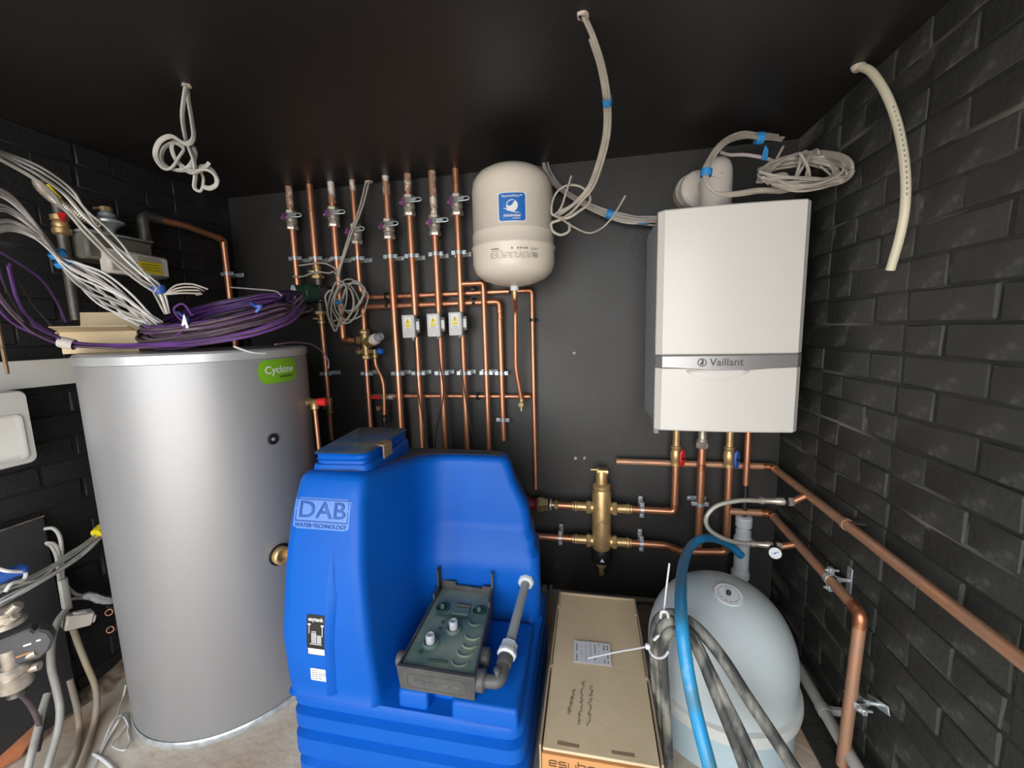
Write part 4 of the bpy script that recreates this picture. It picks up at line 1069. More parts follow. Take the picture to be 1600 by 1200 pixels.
# ---- brass air separator ---------------------------------------------------------------------
def Pt(px, py, Y=YS): return at(px, py, Y=Y)
zu, zl2 = Pt(940, 793).z, Pt(940, 845).z; xs = Pt(940, 800).x
asep = thing('air_separator', 'brass air and dirt separator with a black magnetic collar', 'air separator', (xs, YS, Pt(938, 898).z))
z = lambda py: Pt(940, py).z
MB().lathe([(.030, z(859)), (.039, z(855)), (.040, z(850)), (.040, z(768)), (.036, z(764)), (.038, z(762)), (.038, z(758)), (.030, z(755)), (.022, z(754))], 32, (xs, YS, 0)).build('body', 'brass', asep)
MB().lathe([(.024, z(757)), (.024, z(738)), (.021, z(735))], 20, (xs, YS, 0)).build('vent_neck', 'brass', asep)
capm = MB().prism([(-.022, -.020), (.022, -.020), (.022, .020), (-.022, .020)], .018, T(xs+.004, YS, z(739)), .004)
capm.tube([(xs-.012, YS, z(734)), (xs-.046, YS-.006, z(733.5))], [.008, .004], 10); capm.build('vent_cap', 'brass', asep)
col = MB().lathe([(.036, z(876)), (.041, z(873)), (.042, z(859)), (.039, z(855))], 32, (xs, YS, 0)).build('magnetic_collar', 'black_plastic', asep); col['label'] = 'black collar with white triangle mark'
tri_label(col, frame((xs+.002, YS-.0418, z(867.5)), (1, 0, 0), (0, 0, 1)), .018, 'label_white')
MB().lathe([(.016, z(886)), (.024, z(882)), (.028, z(876)), (.028, z(873))], 20, (xs, YS, 0)).build('lower_cup', 'brass', asep)
MB().lathe([(.010, z(898)), (.012, z(896)), (.012, z(886))], 12, (xs, YS, 0)).lathe([(.008, -.014), (.011, -.012), (.011, .010), (.007, .012)], 12, (xs, YS, z(893)), (0, -1, -.2)).build('drain_cock', 'brass_dull', asep)
for zz, wd in ((zu, 'upper'), (zl2, 'lower')):
    for s_ in (-1, 1):
        u = MB().lathe([(.016, .030), (.024, .036), (.024, .046)], 16, (xs, YS, zz), (s_, 0, 0)).build('port', 'brass', asep)
        MB().hexnut((xs+s_*.054, YS, zz), (1, 0, 0), .029, .020).build('union_nut', 'brass', u)
        MB().lathe([(.019, .062), (.019, .102), (.022, .104), (.022, .112), (.018, .116), (.018, .124), (.0155, .126)], 16, (xs, YS, zz), (s_, 0, 0)).build('tail_piece', 'brass', u)
em = MB().tube([Vector((xs+math.cos(a)*.009, YS-.041, (zu+zl2)/2+.022+math.sin(a)*.009)) for a in [2*PI*i/16 for i in range(16)]], .0011, 5, closed=True).build('cast_mark', 'brass_dull', asep)
# pipes to and from it
xr_ = Pt(1055, 760).x
pipe_run('copper_flow_pipe', 'copper pipe from the air separator up to the red-handled boiler valve', [(xs+.11, YS, zu), (xr_, YS, zu), (xr_, YS, Pt(1056, 712).z)], R28, bend=.022)
pipe_run('copper_return_pipe', 'copper pipe from the separator foot rising to the blue-handled boiler valve', [(xs+.11, YS, zl2), (Pt(1041, 850).x, YS, zl2), (Pt(1066, 861).x, YS, Pt(1066, 862).z), (Pt(1134, 862).x, YS, Pt(1134, 862).z), (Pt(1139, 740).x, YS, Pt(1139, 714).z)], R28, bend=.022)
pipe_run('copper_flow_pipe', 'short copper pipe between the red fitting and the air separator', [(Pt(862, 790).x, YS, zu), (xs-.10, YS, zu)], R28)
pipe_run('copper_return_pipe', 'copper pipe from behind the blue tank to the air separator foot', [(-.55, YS, zl2), (xs-.10, YS, zl2)], R28)
rf = thing('pump_union', 'dark red flanged pump union with brass nuts at the tank edge', 'fitting', (Pt(843, 790).x, YS, zu))
x0 = Pt(826, 790).x
MB().lathe([(.034, -.10), (.034, 0), (.026, .010), (.024, .03), (.029, .04)], 18, (x0, YS, zu), (1, 0, 0)).build('flange', 'dark_red', rf)
MB().hexnut((Pt(845, 790).x, YS, zu), (1, 0, 0), .034, .030).build('large_nut', 'brass_bright', rf)
MB().hexnut((Pt(853, 790).x, YS, zu), (1, 0, 0), .027, .018).build('small_nut', 'brass_bright', rf)
MB().lathe([(.020, 0), (.024, .002), (.024, .008), (.020, .010)], 18, (Pt(859, 790).x, YS, zu), (1, 0, 0)).build('steel_ring', 'zinc', rf)
MB().lathe([(.018, 0), (.021, .002), (.021, .014), (.016, .018)], 6, (Pt(866, 791).x, YS, zu), (1, 0, 0)).build('back_nut', 'brass_bright', rf)
def clip_h(px, py, label):
    c = Pt(px, py); clip28.place(T(c.x, YS, c.z) @ Ry(PI/2) @ T(0, 0, 0), label, 'separator pipe clips')
for px, zz, l in ((1003, zu, 'zinc clip on the upper pipe right of the separator'), (1003, zl2, 'zinc clip on the lower pipe right of the separator'), (875, zl2, 'zinc clip on the lower pipe left of the separator')):
    clip28.place(T(Pt(px, 800).x, YS, zz) @ Ry(PI/2), l, 'separator pipe clips')
# ---- boiler connections ------------------------------------------------------------------------
def boiler_valve(px, py, mcol, label):
    c = Pt(px, py); v_ = thing('boiler_valve', label, 'valve', c, 'boiler service valves')
    MB().lathe([(.016, -.042), (.019, -.040), (.019, -.028), (.016, -.026), (.021, -.010), (.021, .012), (.016, .026), (.019, .030), (.019, .040), (.015, .043)], 16, c).build('body', 'brass', v_)
    MB().cyl(c+Vector((0, 0, .04)), (c.x, c.y, BZ0+.002), .0135, 14).build('tail', 'brass', v_)
    hx = Vector((.55, -1, 0)).normalized(); o = c+hx*.030
    MB().lathe([(.008, -.03), (.008, 0)], 10, o, hx).build('spindle', 'brass_dull', v_)
    P = []
    for i in range(28):
        a = 2*PI*i/28; P.append((.012*math.cos(a)*(1+.25*abs(math.sin(a))), .036*math.sin(a)))
    hnd = MB().prism(P, .012, frame(o, Vector((0, 0, 1)).cross(hx)*1, (0, 0, 1)), .003).build('handle', mcol, v_)
    MB().lathe([(.006, .010), (.006, .0135), (0, .0135)], 8, o, hx).build('screw', 'black_plastic', hnd)
boiler_valve(1056, 712, 'red', 'brass boiler valve with red butterfly handle')
boiler_valve(1139, 714, 'valve_blue', 'brass boiler valve with blue butterfly handle')
xg = Pt(1094, 780).x
pipe_run('copper_gas_pipe', 'copper pipe dropping from the middle of the boiler, between red and blue valves', [(xg, YS, Pt(1098, 700).z), (xg, YS, .30)], .0152, joints=[(Vector((xg, YS, Pt(1096, 730).z)), up)])
gc = thing('gas_cock', 'nickel compression fitting under the middle of the boiler', 'fitting', Pt(1098, 692))
cz = Pt(1098, 690).z
MB().lathe([(.016, BZ0-cz), (.016, .012), (.020, .010), (.020, -.004), (.017, -.008)], 16, (xg, YS, cz)).build('body', 'nickel', gc)
MB().hexnut((xg, YS, cz-.014), (0, 0, 1), .025, .022).build('nut', 'nickel', gc)
clip28.place(T(xg, YS, Pt(1092, 787).z), 'zinc clip on the middle pipe below the boiler', 'boiler pipe clips')
xc_ = Pt(1167, 720).x
pipe_run('condensate_pipe', 'slim copper pipe at the right under the boiler above the black sleeve', [(xc_, YS, BZ0+.005), (xc_, YS, Pt(1166, 758).z)], R22, joints=[(Vector((xc_, YS, BZ0-.012)), up)])
tag(MB().lathe([(.0115, Pt(1166, 812).z), (.0115, Pt(1166, 785).z), (.0105, Pt(1166, 782).z), (.0105, Pt(1166, 757).z)], 16, (xc_, YS, 0)).build('sleeve', 'black_plastic'), 'black plastic sleeve between copper pipe and white coupling', 'sleeve')
wt = thing('condensate_trap', 'white plastic waste trap with threaded couplings behind the vessel', 'waste trap', (xc_, YS, Pt(1160, 902).z))
zz = lambda py: Pt(1163, py).z
MB().lathe([(.024, zz(824)), (.031, zz(822)), (.031, zz(811)), (.027, zz(810)), (.031, zz(809)), (.030, zz(807)), (.024, zz(806))], 10, (xc_, YS, 0)).build('upper_nut', 'pvc_white', wt)
MB().lathe([(.022, zz(837)), (.029, zz(836)), (.029, zz(828)), (.022, zz(826)), (.020, zz(824))], 10, (xc_, YS, 0)).build('middle_nut', 'pvc_white', wt)
MB().lathe([(.027, zz(850)), (.034, zz(847)), (.034, zz(840)), (.026, zz(836))], 20, (xc_, YS, 0)).build('socket', 'pvc_white', wt)
MB().lathe([(.028, zz(895)), (.028, zz(843))], 20, (xc_-.002, YS, 0)).build('tube', 'pvc_white', wt)
MB().lathe([(.022, zz(904)), (.034, zz(902)), (.034, zz(893)), (.029, zz(890))], 14, (xc_-.004, YS, 0)).build('lower_nut', 'pvc_white', wt)
tag(MB().lathe([(.021, .02), (.021, zz(902))], 16, (xc_-.005, YS, 0)).build('waste_pipe', 'pvc_white'), 'white waste pipe dropping from the trap behind the vessel', 'pipe')
# horizontal pipe behind, then along the right wall
XW, ZW1 = .700, at(1100, 725.5, Y=1.712).z
pipe_run('copper_wall_pipe', 'upper long copper pipe running along the right wall from behind the boiler valves', [(at(963, 723, Y=1.712).x, 1.712, ZW1), (XW, 1.712, ZW1), (XW, .15, ZW1-.006)], .0135, 'copper_dusty', bend=.022)
ZW2 = at(1165, 800, Y=YS).z
y2 = 1.105
pipe_run('copper_wall_pipe', 'lower copper pipe on the right wall that turns down to the floor', [(Pt(1138, 800).x, YS, ZW2), (.692, YS, ZW2), (.678, y2, ZW2-.004), (.662, y2-.008, 0)], .0142, 'copper_dusty', bend=.022)
# filling loop
Yl = 1.46
fu0 = at(1262, 785, X=XW); fu0.z = ZW1
y_ = fu0.y
pipe_run('copper_stub', 'short copper stub from upper right-wall pipe to the filling loop', [(XW, y_, ZW1), at(1238, 784, Y=y_)], .0105, joints=[(Vector((XW, y_, ZW1)), (0, 1, 0))], m='copper')
def loop_valve(a, b, label, gauge=False):
    d = (b-a).normalized(); L = (b-a).length; v_ = thing('filling_valve', label, 'valve', a, 'filling loop valves')
    MB().lathe([(.008, 0), (.012, .002), (.012, .014), (.009, .016), (.010, L*.45), (.013, L*.5), (.013, L*.72), (.009, L*.75)], 12, a, d).build('body', 'nickel', v_)
    MB().hexnut(a+d*L*.88, d, .015, .016).build('nut', 'nickel', v_)
    MB().lathe([(.015, -.005), (.015, .005)], 10, a+d*L*.74, d).build('handle', 'black_plastic', v_)
    return v_
a0, b0 = at(1186, 782, Y=y_), at(1242, 784, Y=y_); loop_valve(a0, b0, 'nickel valve at the top end of the braided filling hose')
fl0 = at(1246, 858, X=.688); y3 = fl0.y
a1_, b1 = at(1172, 849, Y=y3), at(1222, 854, Y=y3); loop_valve(a1_, b1, 'nickel valve at the bottom end of the braided filling hose')
pipe_run('copper_stub', 'short copper stub from lower right-wall pipe to the gauge valve', [(.69, y3, ZW2-.003), at(1219, 854, Y=y3)], .0105, joints=[(Vector((.686, y3, ZW2-.002)), (0, 1, 0))])
hp = [(1187, 782.5), (1157, 782), (1123, 789), (1107, 802), (1103, 815), (1110, 829), (1130, 841), (1150, 847), (1174, 849.5)]
tag(MB().tube(spline([at(px, py, Y=y_+(y3-y_)*i/8-.03*math.sin(PI*i/8)) for i, (px, py) in enumerate(hp)], 6), .0075, 12).build('filling_hose', 'braid'), 'braided grey filling hose looped between two nickel valves', 'hose')
gz = at(1211, 864, Y=y3-.035); gd = Vector((-.25, -1, .18)).normalized()
gg = thing('pressure_gauge', 'small round pressure gauge with a white dial', 'gauge', gz)
MB().lathe([(.019, -.018), (.022, -.014), (.022, .003), (.020, .005), (.019, .002), (0, .002)], 28, gz, gd).build('case', 'black_plastic', gg)
dl_ = MB().lathe([(.0185, .0022), (.0185, .0032), (0, .0032)], 28, gz, gd).build('dial', 'glass_face', gg)
fmg = frame(gz+gd*.0036, Vector((0, 0, 1)).cross(gd), (0, 0, 1))
MB().box((.001, .001, 0), (.022, .0016, .0006), 0, fmg @ Rz(.5)).box((0, -.008, 0), (.008, .0014, .0006), 0, fmg).lathe([(.0025, 0), (.0025, .001), (0, .001)], 10, m=fmg).build('needle', 'blue', dl_)
MB().tube([gz-gd*.016, at(1211, 853, Y=y3)], .006, 8).build('stem', 'nickel', gg)
# brackets on the right wall
def wall_bracket(c, r, ax, label, plate):
    root = thing('pipe_bracket', label, 'pipe clip', c, 'right wall brackets'); ax = Vector(ax).normalized()
    MB().lathe([(r+.001, -.008), (r+.004, -.008), (r+.004, .008), (r+.001, .008)], 22, c, ax, cap=False).build('band', 'zinc', root)
    s_ = ax.cross(Vector((1, 0, 0))).normalized()
    for k in (-1, 1):
        e = c+s_*k*(r+.013)
        ear = MB().box((0, 0, 0), (.012, .018, .016), .0015, frame(e, (1, 0, 0), s_)).build('ear', 'zinc', root)
        MB().cyl(e-Vector((.016, 0, 0)), e+Vector((.020, 0, 0)), .003, 8).hexnut(e-Vector((.008, 0, 0)), (1, 0, 0), .006, .005).build('bolt', 'zinc', ear)
    MB().cyl(c+Vector((r, 0, 0)), Vector((XR-.002, c.y, c.z)), .0055, 12).hexnut(c+Vector((r+.006, 0, 0)), (1, 0, 0), .009, .012).build('stem', 'zinc', root)
    pv_ = Vector(plate)
    MB().box((0, 0, 0), (.004, .080, .022), .001, frame(Vector((XR-.002, c.y, c.z)), (1, 0, 0), pv_)).build('wall_plate', 'zinc', root)
pb = at(1298, 905, X=.685)
wall_bracket(Vector((.684, pb.y, ZW2-.002)), .0142, (0, 1, 0), 'zinc bracket holding the lower right-wall pipe before its bend', (0, 0, 1))
pb = at(1338, 1095, Y=y2-.005)
wall_bracket(Vector((pb.x, y2-.006, pb.z)), .0142, (0, 0, 1), 'zinc bracket on the vertical pipe by the right wall near the floor', (0, 1, -.45))
pb = at(1322, 822, X=XW)
root = thing('pipe_bracket', 'dull metal clip on the upper right-wall pipe', 'pipe clip', pb, 'right wall brackets')
MB().lathe([(.014, -.007), (.017, -.007), (.017, .007), (.014, .007)], 20, (XW, pb.y, ZW1-.001), (0, 1, 0), cap=False).build('band', 'copper_dusty', root)
MB().box((XR-.012, pb.y-.01, ZW1+.012), (.03, .035, .004), .001).build('arm', 'dark_metal', root)
# white pipe along the foot of the right wall, pale pipes behind the carton
wp_ = thing('waste_pipe', 'white plastic waste pipe along the foot of the right wall', 'pipe', (.69, 1.2, 0))
MB().tube([(.683, 1.72, .06), (.668, .5, .045)], .0165, 16).build('tube', 'pvc_dusty', wp_)
pj = at(1285, 1148, X=.68)
MB().lathe([(.0165, -.012), (.0195, -.012), (.0195, .012), (.0165, .012)], 18, (.6785, pj.y, .053), (0, 1, 0), cap=False).box((.706, pj.y, .055), (.05, .016, .02), .002).build('saddle_clip', 'pvc_dusty', wp_)
tag(MB().tube([(-.55, 1.70, zw(850, 950, 1.70)), (.40, 1.70, zw(1000, 945, 1.70)+.01)], .015, 14).build('conduit_pipe', 'dark_metal'), 'dusty dark pipe along the back wall behind the carton', 'pipe')
tag(MB().tube([(-.55, 1.72, zw(845, 968, 1.72)), (.40, 1.72, zw(1000, 982, 1.72))], .011, 14).build('copper_low_pipe', 'copper_dusty'), 'dull copper pipe low on the back wall behind the carton', 'pipe')
c = at(847, 920, Y=1.69); nf = thing('drain_fitting', 'pale plastic fitting with a small screw tap behind the carton', 'fitting', c)
MB().lathe([(.014, -.05), (.014, .0), (.019, .002), (.019, .022), (.014, .024)], 14, c, (1, 0, 0)).build('body', 'grey_plastic', nf)
c2 = at(861, 924, Y=1.69); MB().lathe([(.007, -.03), (.007, .002), (.009, .004), (.009, .010), (.004, .012), (.004, .02), (.008, .022), (.008, .028)], 10, c2).build('tap', 'zinc', nf)
# ================================================================== CABLES, HOSES AND LOOSE THINGS
def strands(path, n, spread, seed, pinch=(), twist=1.5, per=7):
    """n cable paths that wander round a common centre line; spread(t) is the bundle radius"""
    rd = random.Random(seed); C = spline(path, per); N = len(C); out = []
    for k in range(n):
        a0 = rd.uniform(0, 2*PI); rr = math.sqrt(rd.uniform(.05, 1)); tw = rd.uniform(-twist, twist); w = rd.uniform(.5, 2.5); ph = rd.uniform(0, 6)
        P = []
        for i, c in enumerate(C):
            t = i/(N-1); d = (C[min(i+1, N-1)]-C[max(i-1, 0)]).normalized(); R3 = rot_to(d, Vector((0, 0, 1)) if abs(d.z) < .9 else Vector((1, 0, 0)))
            a = a0+tw*t+.5*math.sin(w*6*t+ph); s_ = spread(t)*rr
            P.append(c+R3 @ Vector((math.cos(a)*s_, math.sin(a)*s_, 0)))
        out.append(P)
    return out
def cable_thing(name, label, cat, paths, r, m, group=None, loc=None, flat=None, n=6):
    root = thing(name, label, cat, loc if loc is not None else paths[0][0], group)
    for i, P in enumerate(paths):
        MB().tube(P, r, n, flat=flat).build('cable', m[i % len(m)] if isinstance(m, (list, tuple)) else m, root)
    return root
def tape(root, c, d, r, L=.02, m='tape_blue'):
    d = Vector(d).normalized()
    return MB().lathe([(r*.97, -L/2), (r, -L*.3), (r*1.03, L*.2), (r*.98, L/2)], 12, c, d, cap=False).build('tape', m, root)
def px(pts, Y=None):
    out = []
    for p in pts:
        q_ = at(p[0], p[1], Y=(p[2] if len(p) > 2 else Y))
        if q_.x > .712: q_ = at(p[0], p[1], X=.712)
        out.append(q_)
    return out
def grommet(root, c, r=.012, m='plaster'):
    rd = random.Random(int(c.x*1000)); mb = MB(); 
    mb.lathe([(r*.7, .004), (r*1.15, 0), (r*1.0, -.004), (r*.6, -.005)], 11, c, cap=False)
    mb.v = [(x+rd.uniform(-.003, .003), y+rd.uniform(-.003, .003), z_+rd.uniform(-.001, .001)) for x, y, z_ in mb.v]
    mb.build('ragged_hole_edge', m, root)

# knotted twin cable hanging from the ceiling at the left
c0 = at(291, 133, Z=ZC); yk = c0.y
root = thing('hanging_cable', 'knotted pale grey cable hanging from the ceiling at the left', 'cable', (c0.x, c0.y, c0.z-.3))
K = [
 [(291, 133, yk), (288, 150, yk), (285, 175, yk), (286, 195, yk), (290, 215, yk), (296, 232, yk-.01), (303, 252, yk-.015), (305, 275, yk-.01), (304, 293, yk), (314, 298, yk+.005), (318, 280, yk+.01), (312, 262, yk+.01), (325, 262, yk), (337, 275, yk-.005), (338, 288, yk-.005), (328, 294, yk), (318, 292, yk+.005)],
 [(292, 134, yk+.01), (295, 160, yk+.008), (300, 190, yk), (302, 216, yk-.01), (290, 225, yk-.02), (268, 213, yk-.02), (249, 222, yk-.02), (243, 243, yk-.02), (255, 262, yk-.022), (268, 262, yk-.02), (280, 245, yk-.012), (287, 232, yk-.005), (273, 222, yk+.01), (268, 230, yk+.01), (274, 248, yk+.01), (288, 262, yk-.01), (305, 268, yk-.02), (320, 262, yk-.015), (327, 254, yk-.01)],
 [(288, 222, yk+.01), (272, 222, yk+.012), (256, 232, yk+.01), (253, 250, yk+.005), (266, 263, yk), (285, 266, yk-.012), (298, 258, yk-.012), (305, 240, yk), (300, 226, yk+.005), (290, 221, yk+.01)],
 [(284, 262, yk-.01), (300, 271, yk-.02), (318, 265, yk-.02), (332, 270, yk-.01), (341, 282, yk-.005), (335, 293, yk)],
]
for P in K: MB().tube(spline(px(P), 6), .0062, 8, flat=.62).build('cable', 'cable_grey', root)
grommet(root, Vector((c0.x, c0.y, ZC)), .010)
# long twin cable hanging from the ceiling near the camera, looped beside the vessel
c0 = at(911, 24, Z=ZC); y0 = c0.y
root = thing('hanging_cable', 'long pale cable sweeping down from the ceiling to loops beside the cream vessel', 'cable', (c0.x, y0+.3, 1.5))
dr = [(911, 25, y0), (926, 60, y0+.05), (940, 105, y0+.12), (948, 155, y0+.2), (948, 205, y0+.3), (938, 250, y0+.38), (923, 290, y0+.45), (905, 312, y0+.48), (888, 326, y0+.5), (872, 336, y0+.5)]
ye = y0+.5
Ls = [dr + [(862, 333, ye), (864, 312, ye+.01), (874, 296, ye+.01), (890, 289, ye), (908, 292, ye), (921, 304, ye), (920, 318, ye-.01), (905, 330, ye-.02), (886, 341, ye-.02), (868, 338, ye)],
      [(p[0]+4, p[1]+2, p[2]+.006) for p in dr[:8]] + [(893, 332, ye), (876, 343, ye-.01), (862, 349, ye), (864, 361, ye), (876, 367, ye), (889, 361, ye), (889, 348, ye+.01)],
      [(p[0]-3.5, p[1]+1, p[2]+.004) for p in dr[1:8]] + [(890, 323, ye), (868, 335, ye-.015), (880, 344, ye-.02), (897, 355, ye-.02), (919, 364, ye-.015), (938, 358, ye-.01), (954, 343, ye-.01), (966, 325, ye-.01), (977, 306, ye-.01)],
      [(868, 336, ye), (877, 324, ye-.01), (885, 300, ye-.015), (893, 275, ye-.015)]]
for P in Ls: MB().tube(spline(px(P), 5), .0046, 8, flat=.72).build('cable', 'cable_warm', root)
grommet(root, Vector((c0.x, c0.y, ZC)), .012)
tp = at(949, 157, Y=y0+.2); tape(root, tp, at(948, 185, Y=y0+.26)-tp, .0125, .022)
# bundle from the wall top behind the vessel to the boiler
B3 = px([(852, 256, 1.735), (862, 280, 1.71), (885, 302, 1.69), (920, 322, 1.69), (953, 335, 1.69), (985, 343, 1.69), (1012, 345, 1.70), (1045, 345, 1.70)])
ps = strands(B3, 6, lambda t: .016*(1-.4*math.sin(PI*min(t*1.5, 1))), 4)
root = cable_thing('cable_bundle', 'lilac-grey cable bundle taped blue, running from behind the vessel to the boiler', 'cable', ps, .0038, ['cable_lilac', 'cable_warm', 'cable_grey'])
tape(root, at(953, 335, Y=1.69), (1, 0, -.35), .0185, .026)
MB().box((0, 0, 0), (.045, .003, .010), .001, frame(at(1004, 350, Y=1.68), (1, 0, -.05), (0, 0, 1))).build('tape', 'tape_blue', root)
# coil on top of the boiler
yb = 1.52
root = thing('cable_coil', 'thick coil of pale flat cable lying on the boiler top', 'cable', (.62, yb, BZ1))
arc = [(1218, 216, 1.62), (1205, 214, 1.60), (1186, 213, 1.57), (1160, 211, 1.53), (1132, 222, 1.49), (1112, 245, 1.46), (1103, 270, 1.44), (1108, 292, 1.43), (1122, 303, 1.43), (1150, 303, 1.44), (1185, 298, 1.45), (1225, 297, 1.45)]
for k in range(5):
    rd = random.Random(k); off = [(p[0]+(k-2)*1.6+rd.uniform(-1, 1), p[1]+(k-2)*2.2*(1 if i < 4 else .5), p[2]+rd.uniform(-.006, .006)) for i, p in enumerate(arc)]
    e = [(1270, 294-3*k, 1.44), (1315, 285-2*k, 1.44), (1332, 268-2*k, 1.47), (1315, 250-2*k, 1.50), (1270, 241-k, 1.53), (1225, 246+k, 1.53), (1195, 262+2*k, 1.50), (1183+2*k, 285, 1.47)]
    MB().tube(spline(px(off+e), 6), .0046, 8, flat=.7).build('cable', 'cable_warm', root)
for k in range(9):
    rd = random.Random(60+k); ph = rd.uniform(0, 6); cx, cy = 1256+rd.uniform(-16, 10), 268+rd.uniform(-5, 5); w_, h_2 = rd.uniform(44, 74), rd.uniform(13, 30); tl_ = rd.uniform(-.16, .03)
    P = [(cx+w_*math.cos(a)-h_2*math.sin(a)*tl_+rd.uniform(-4, 4), cy+h_2*math.sin(a)+w_*math.cos(a)*tl_+rd.uniform(-4, 4), 1.44-.05*math.sin(a)+rd.uniform(-.012, .012)) for a in [ph+2*PI*i/9 for i in range(10)]]
    MB().tube(spline(px(P), 6), .0052, 8, flat=.6).build('cable', 'cable_warm' if k % 3 else 'cable_grey', root)
for P in ([(1240, 288, 1.45), (1248, 262, 1.43), (1254, 240, 1.45), (1262, 238, 1.47), (1262, 262, 1.43), (1256, 288, 1.45)], [(1238, 290, 1.45), (1252, 265, 1.43), (1266, 243, 1.45), (1276, 234, 1.48), (1281, 242, 1.48)], [(1266, 287, 1.45), (1262, 262, 1.42), (1250, 240, 1.44), (1246, 245, 1.47)], [(1208, 258, 1.50), (1217, 242, 1.49), (1224, 229, 1.50)], [(1200, 288, 1.46), (1215, 284, 1.45), (1230, 279, 1.45), (1226, 272, 1.46), (1208, 274, 1.48)]):
    MB().tube(spline(px(P), 6), .0046, 8, flat=.7).build('cable', 'cable_warm', root)
MB().tube(spline(px([(1126, 238, 1.62), (1140, 242, 1.61), (1165, 242, 1.60), (1195, 247, 1.58), (1210, 253, 1.56)]), 6), .006, 8).build('cable', 'cable_lilac', root)
tape(root, at(1187, 216, Y=1.57), (1, 0, -.1), .019, .024); tape(root, at(1103.5, 270, Y=1.44), (.1, 0, 1), .017, .022)
MB().prism([(-.010, -.02), (.008, -.022), (.010, .01), (0, .026), (-.006, .008)], .002, frame(at(1195, 240, Y=1.57), (1, 0, 0), (0, 0, 1))).build('tape_tail', 'tape_blue', root)
grommet(root, at(1218, 217, Y=1.66), .014)
# cable hanging in front of the risers with a coil at its end
yc = 1.625
root = thing('cable_coil', 'pale cable hanging from the ceiling edge to a tangled coil over the copper risers', 'cable', at(540, 460, Y=yc))
dn = [(577, 284, 1.70), (566, 325, 1.67), (550, 365, 1.64), (538, 400, 1.62), (530, 428, 1.61), (533, 445, 1.61)]
MB().tube(spline(px(dn), 6), .0052, 8, flat=.7).build('cable', 'cable_warm', root)
MB().tube(spline(px([(p[0]-5+i*.9, p[1], p[2]+.006) for i, p in enumerate(dn)]), 6), .0052, 8, flat=.7).build('cable', 'cable_warm', root)
for P in ([(531, 432, yc), (524, 420, yc), (512, 413, yc), (500, 411, yc), (482, 413, yc), (468, 415, yc)], [(530, 434, yc), (522, 425, yc), (514, 427, yc), (500, 425, yc), (487, 427, yc), (474, 432, yc), (458, 432, yc)]):
    MB().tube(spline(px(P), 6), .0052, 8, flat=.75).build('cable', 'cable_warm', root)
loops = [(532, 440, 548, 470, 36, 30, .5), (532, 442, 540, 475, 28, 32, .9), (533, 440, 545, 462, 30, 26, .2), (534, 441, 535, 478, 22, 36, 1.1), (533, 441, 552, 465, 22, 30, 1.3), (532, 441, 528, 470, 20, 34, 1.0), (533, 440, 520, 485, 14, 34, .35)]
for k, (ax, ay, cx, cy, w, h, tl) in enumerate(loops):
    rd = random.Random(k+40)
    P = []
    for i in range(10):
        a = -PI/2+2*PI*i/10
        x_, y_2 = w*.75*math.cos(a), h*math.sin(a); P.append((cx+x_*math.cos(tl-.6)-y_2*math.sin(tl-.6)*.6+rd.uniform(-2, 2), cy+x_*math.sin(tl-.6)+y_2*math.cos(tl-.6)*.95+rd.uniform(-2, 2), yc-.02+.022*math.cos(a+k)))
    MB().tube(spline(px(P), 6, True), .0048, 8, closed=True, flat=.7).build('cable', 'cable_grey' if k % 3 else 'cable_warm', root)
MB().box((0, 0, 0), (.036, .010, .018), .004, frame(at(530, 472, Y=yc-.03), (1, 0, .45), (0, 0, 1))).build('tape', 'tape_blue', root)
grommet(root, at(577, 284, Y=1.71), .014)

# ---- top left: three bundles and the purple coil ------------------------------------------------
A = px([(-14, 236, .70), (20, 254, .75), (60, 276, .80), (100, 306, .86), (140, 350, .90), (185, 398, .95), (225, 434, .98), (249, 455, 1.0), (262, 490, 1.02)])
ps = strands(A, 7, lambda t: .006+.022*math.sin(PI*min(1, max(0, t)))**.8, 11, per=6)
root = cable_thing('cable_bundle', 'pale cable bundle slanting from upper left down to the purple coil', 'cable', ps, .0030, ['cable_grey', 'cable_warm', 'cable_white'])
tape(root, at(249, 452, Y=1.0), at(262, 490, Y=1.02)-at(249, 452, Y=1.0), .016, .022, 'valve_blue')
for k in range(4):
    MB().tube(spline(px([(258, 460, 1.0), (275+4*k, 446+4*k, 1.02), (300+5*k, 444+5*k, 1.04), (325-6*k, 452+3*k, 1.06)]), 5), .0026, 6).build('loose_end', 'cable_warm', root)
Bc = [(95, 405, .885), (125, 428, .91), (160, 452, .94), (195, 477, .965), (228, 499, .99), (252, 512, 1.02)]
paths = []
rd = random.Random(6)
for k in range(17):
    s0 = rd.choice([(-14, 292), (-14, 300), (-14, 318), (-14, 330), (-14, 362), (-14, 352)]); j = rd.uniform(-6, 6); a = rd.uniform(0, 2*PI); r_ = math.sqrt(rd.random())
    P = [(s0[0], s0[1]+j, .72+rd.uniform(-.01, .01)), (20, s0[1]*.62+132+j, .77), (58, s0[1]*.25+282+j*.5, .82)]
    for i, (x_, y_2, Y_) in enumerate(Bc):
        sp = (7, 20, 29, 25, 15, 10)[i]*r_; P.append((x_+sp*math.cos(a+.5*i)*.6, y_2+sp*math.sin(a+.4*i), Y_+.02*math.cos(a)))
    paths.append(spline(px(P), 6))
root = cable_thing('cable_bundle', 'thick bundle of shiny grey cables tied with blue tape at the far left', 'cable', paths, .0030, ['cable_white', 'cable_grey', 'cable_lilac', 'cable_white'])
tape(root, at(90, 397, Y=.88), at(110, 418, Y=.9)-at(85, 392, Y=.87), .019, .014); tape(root, at(98, 411, Y=.885), at(110, 418, Y=.9)-at(85, 392, Y=.87), .018, .014)
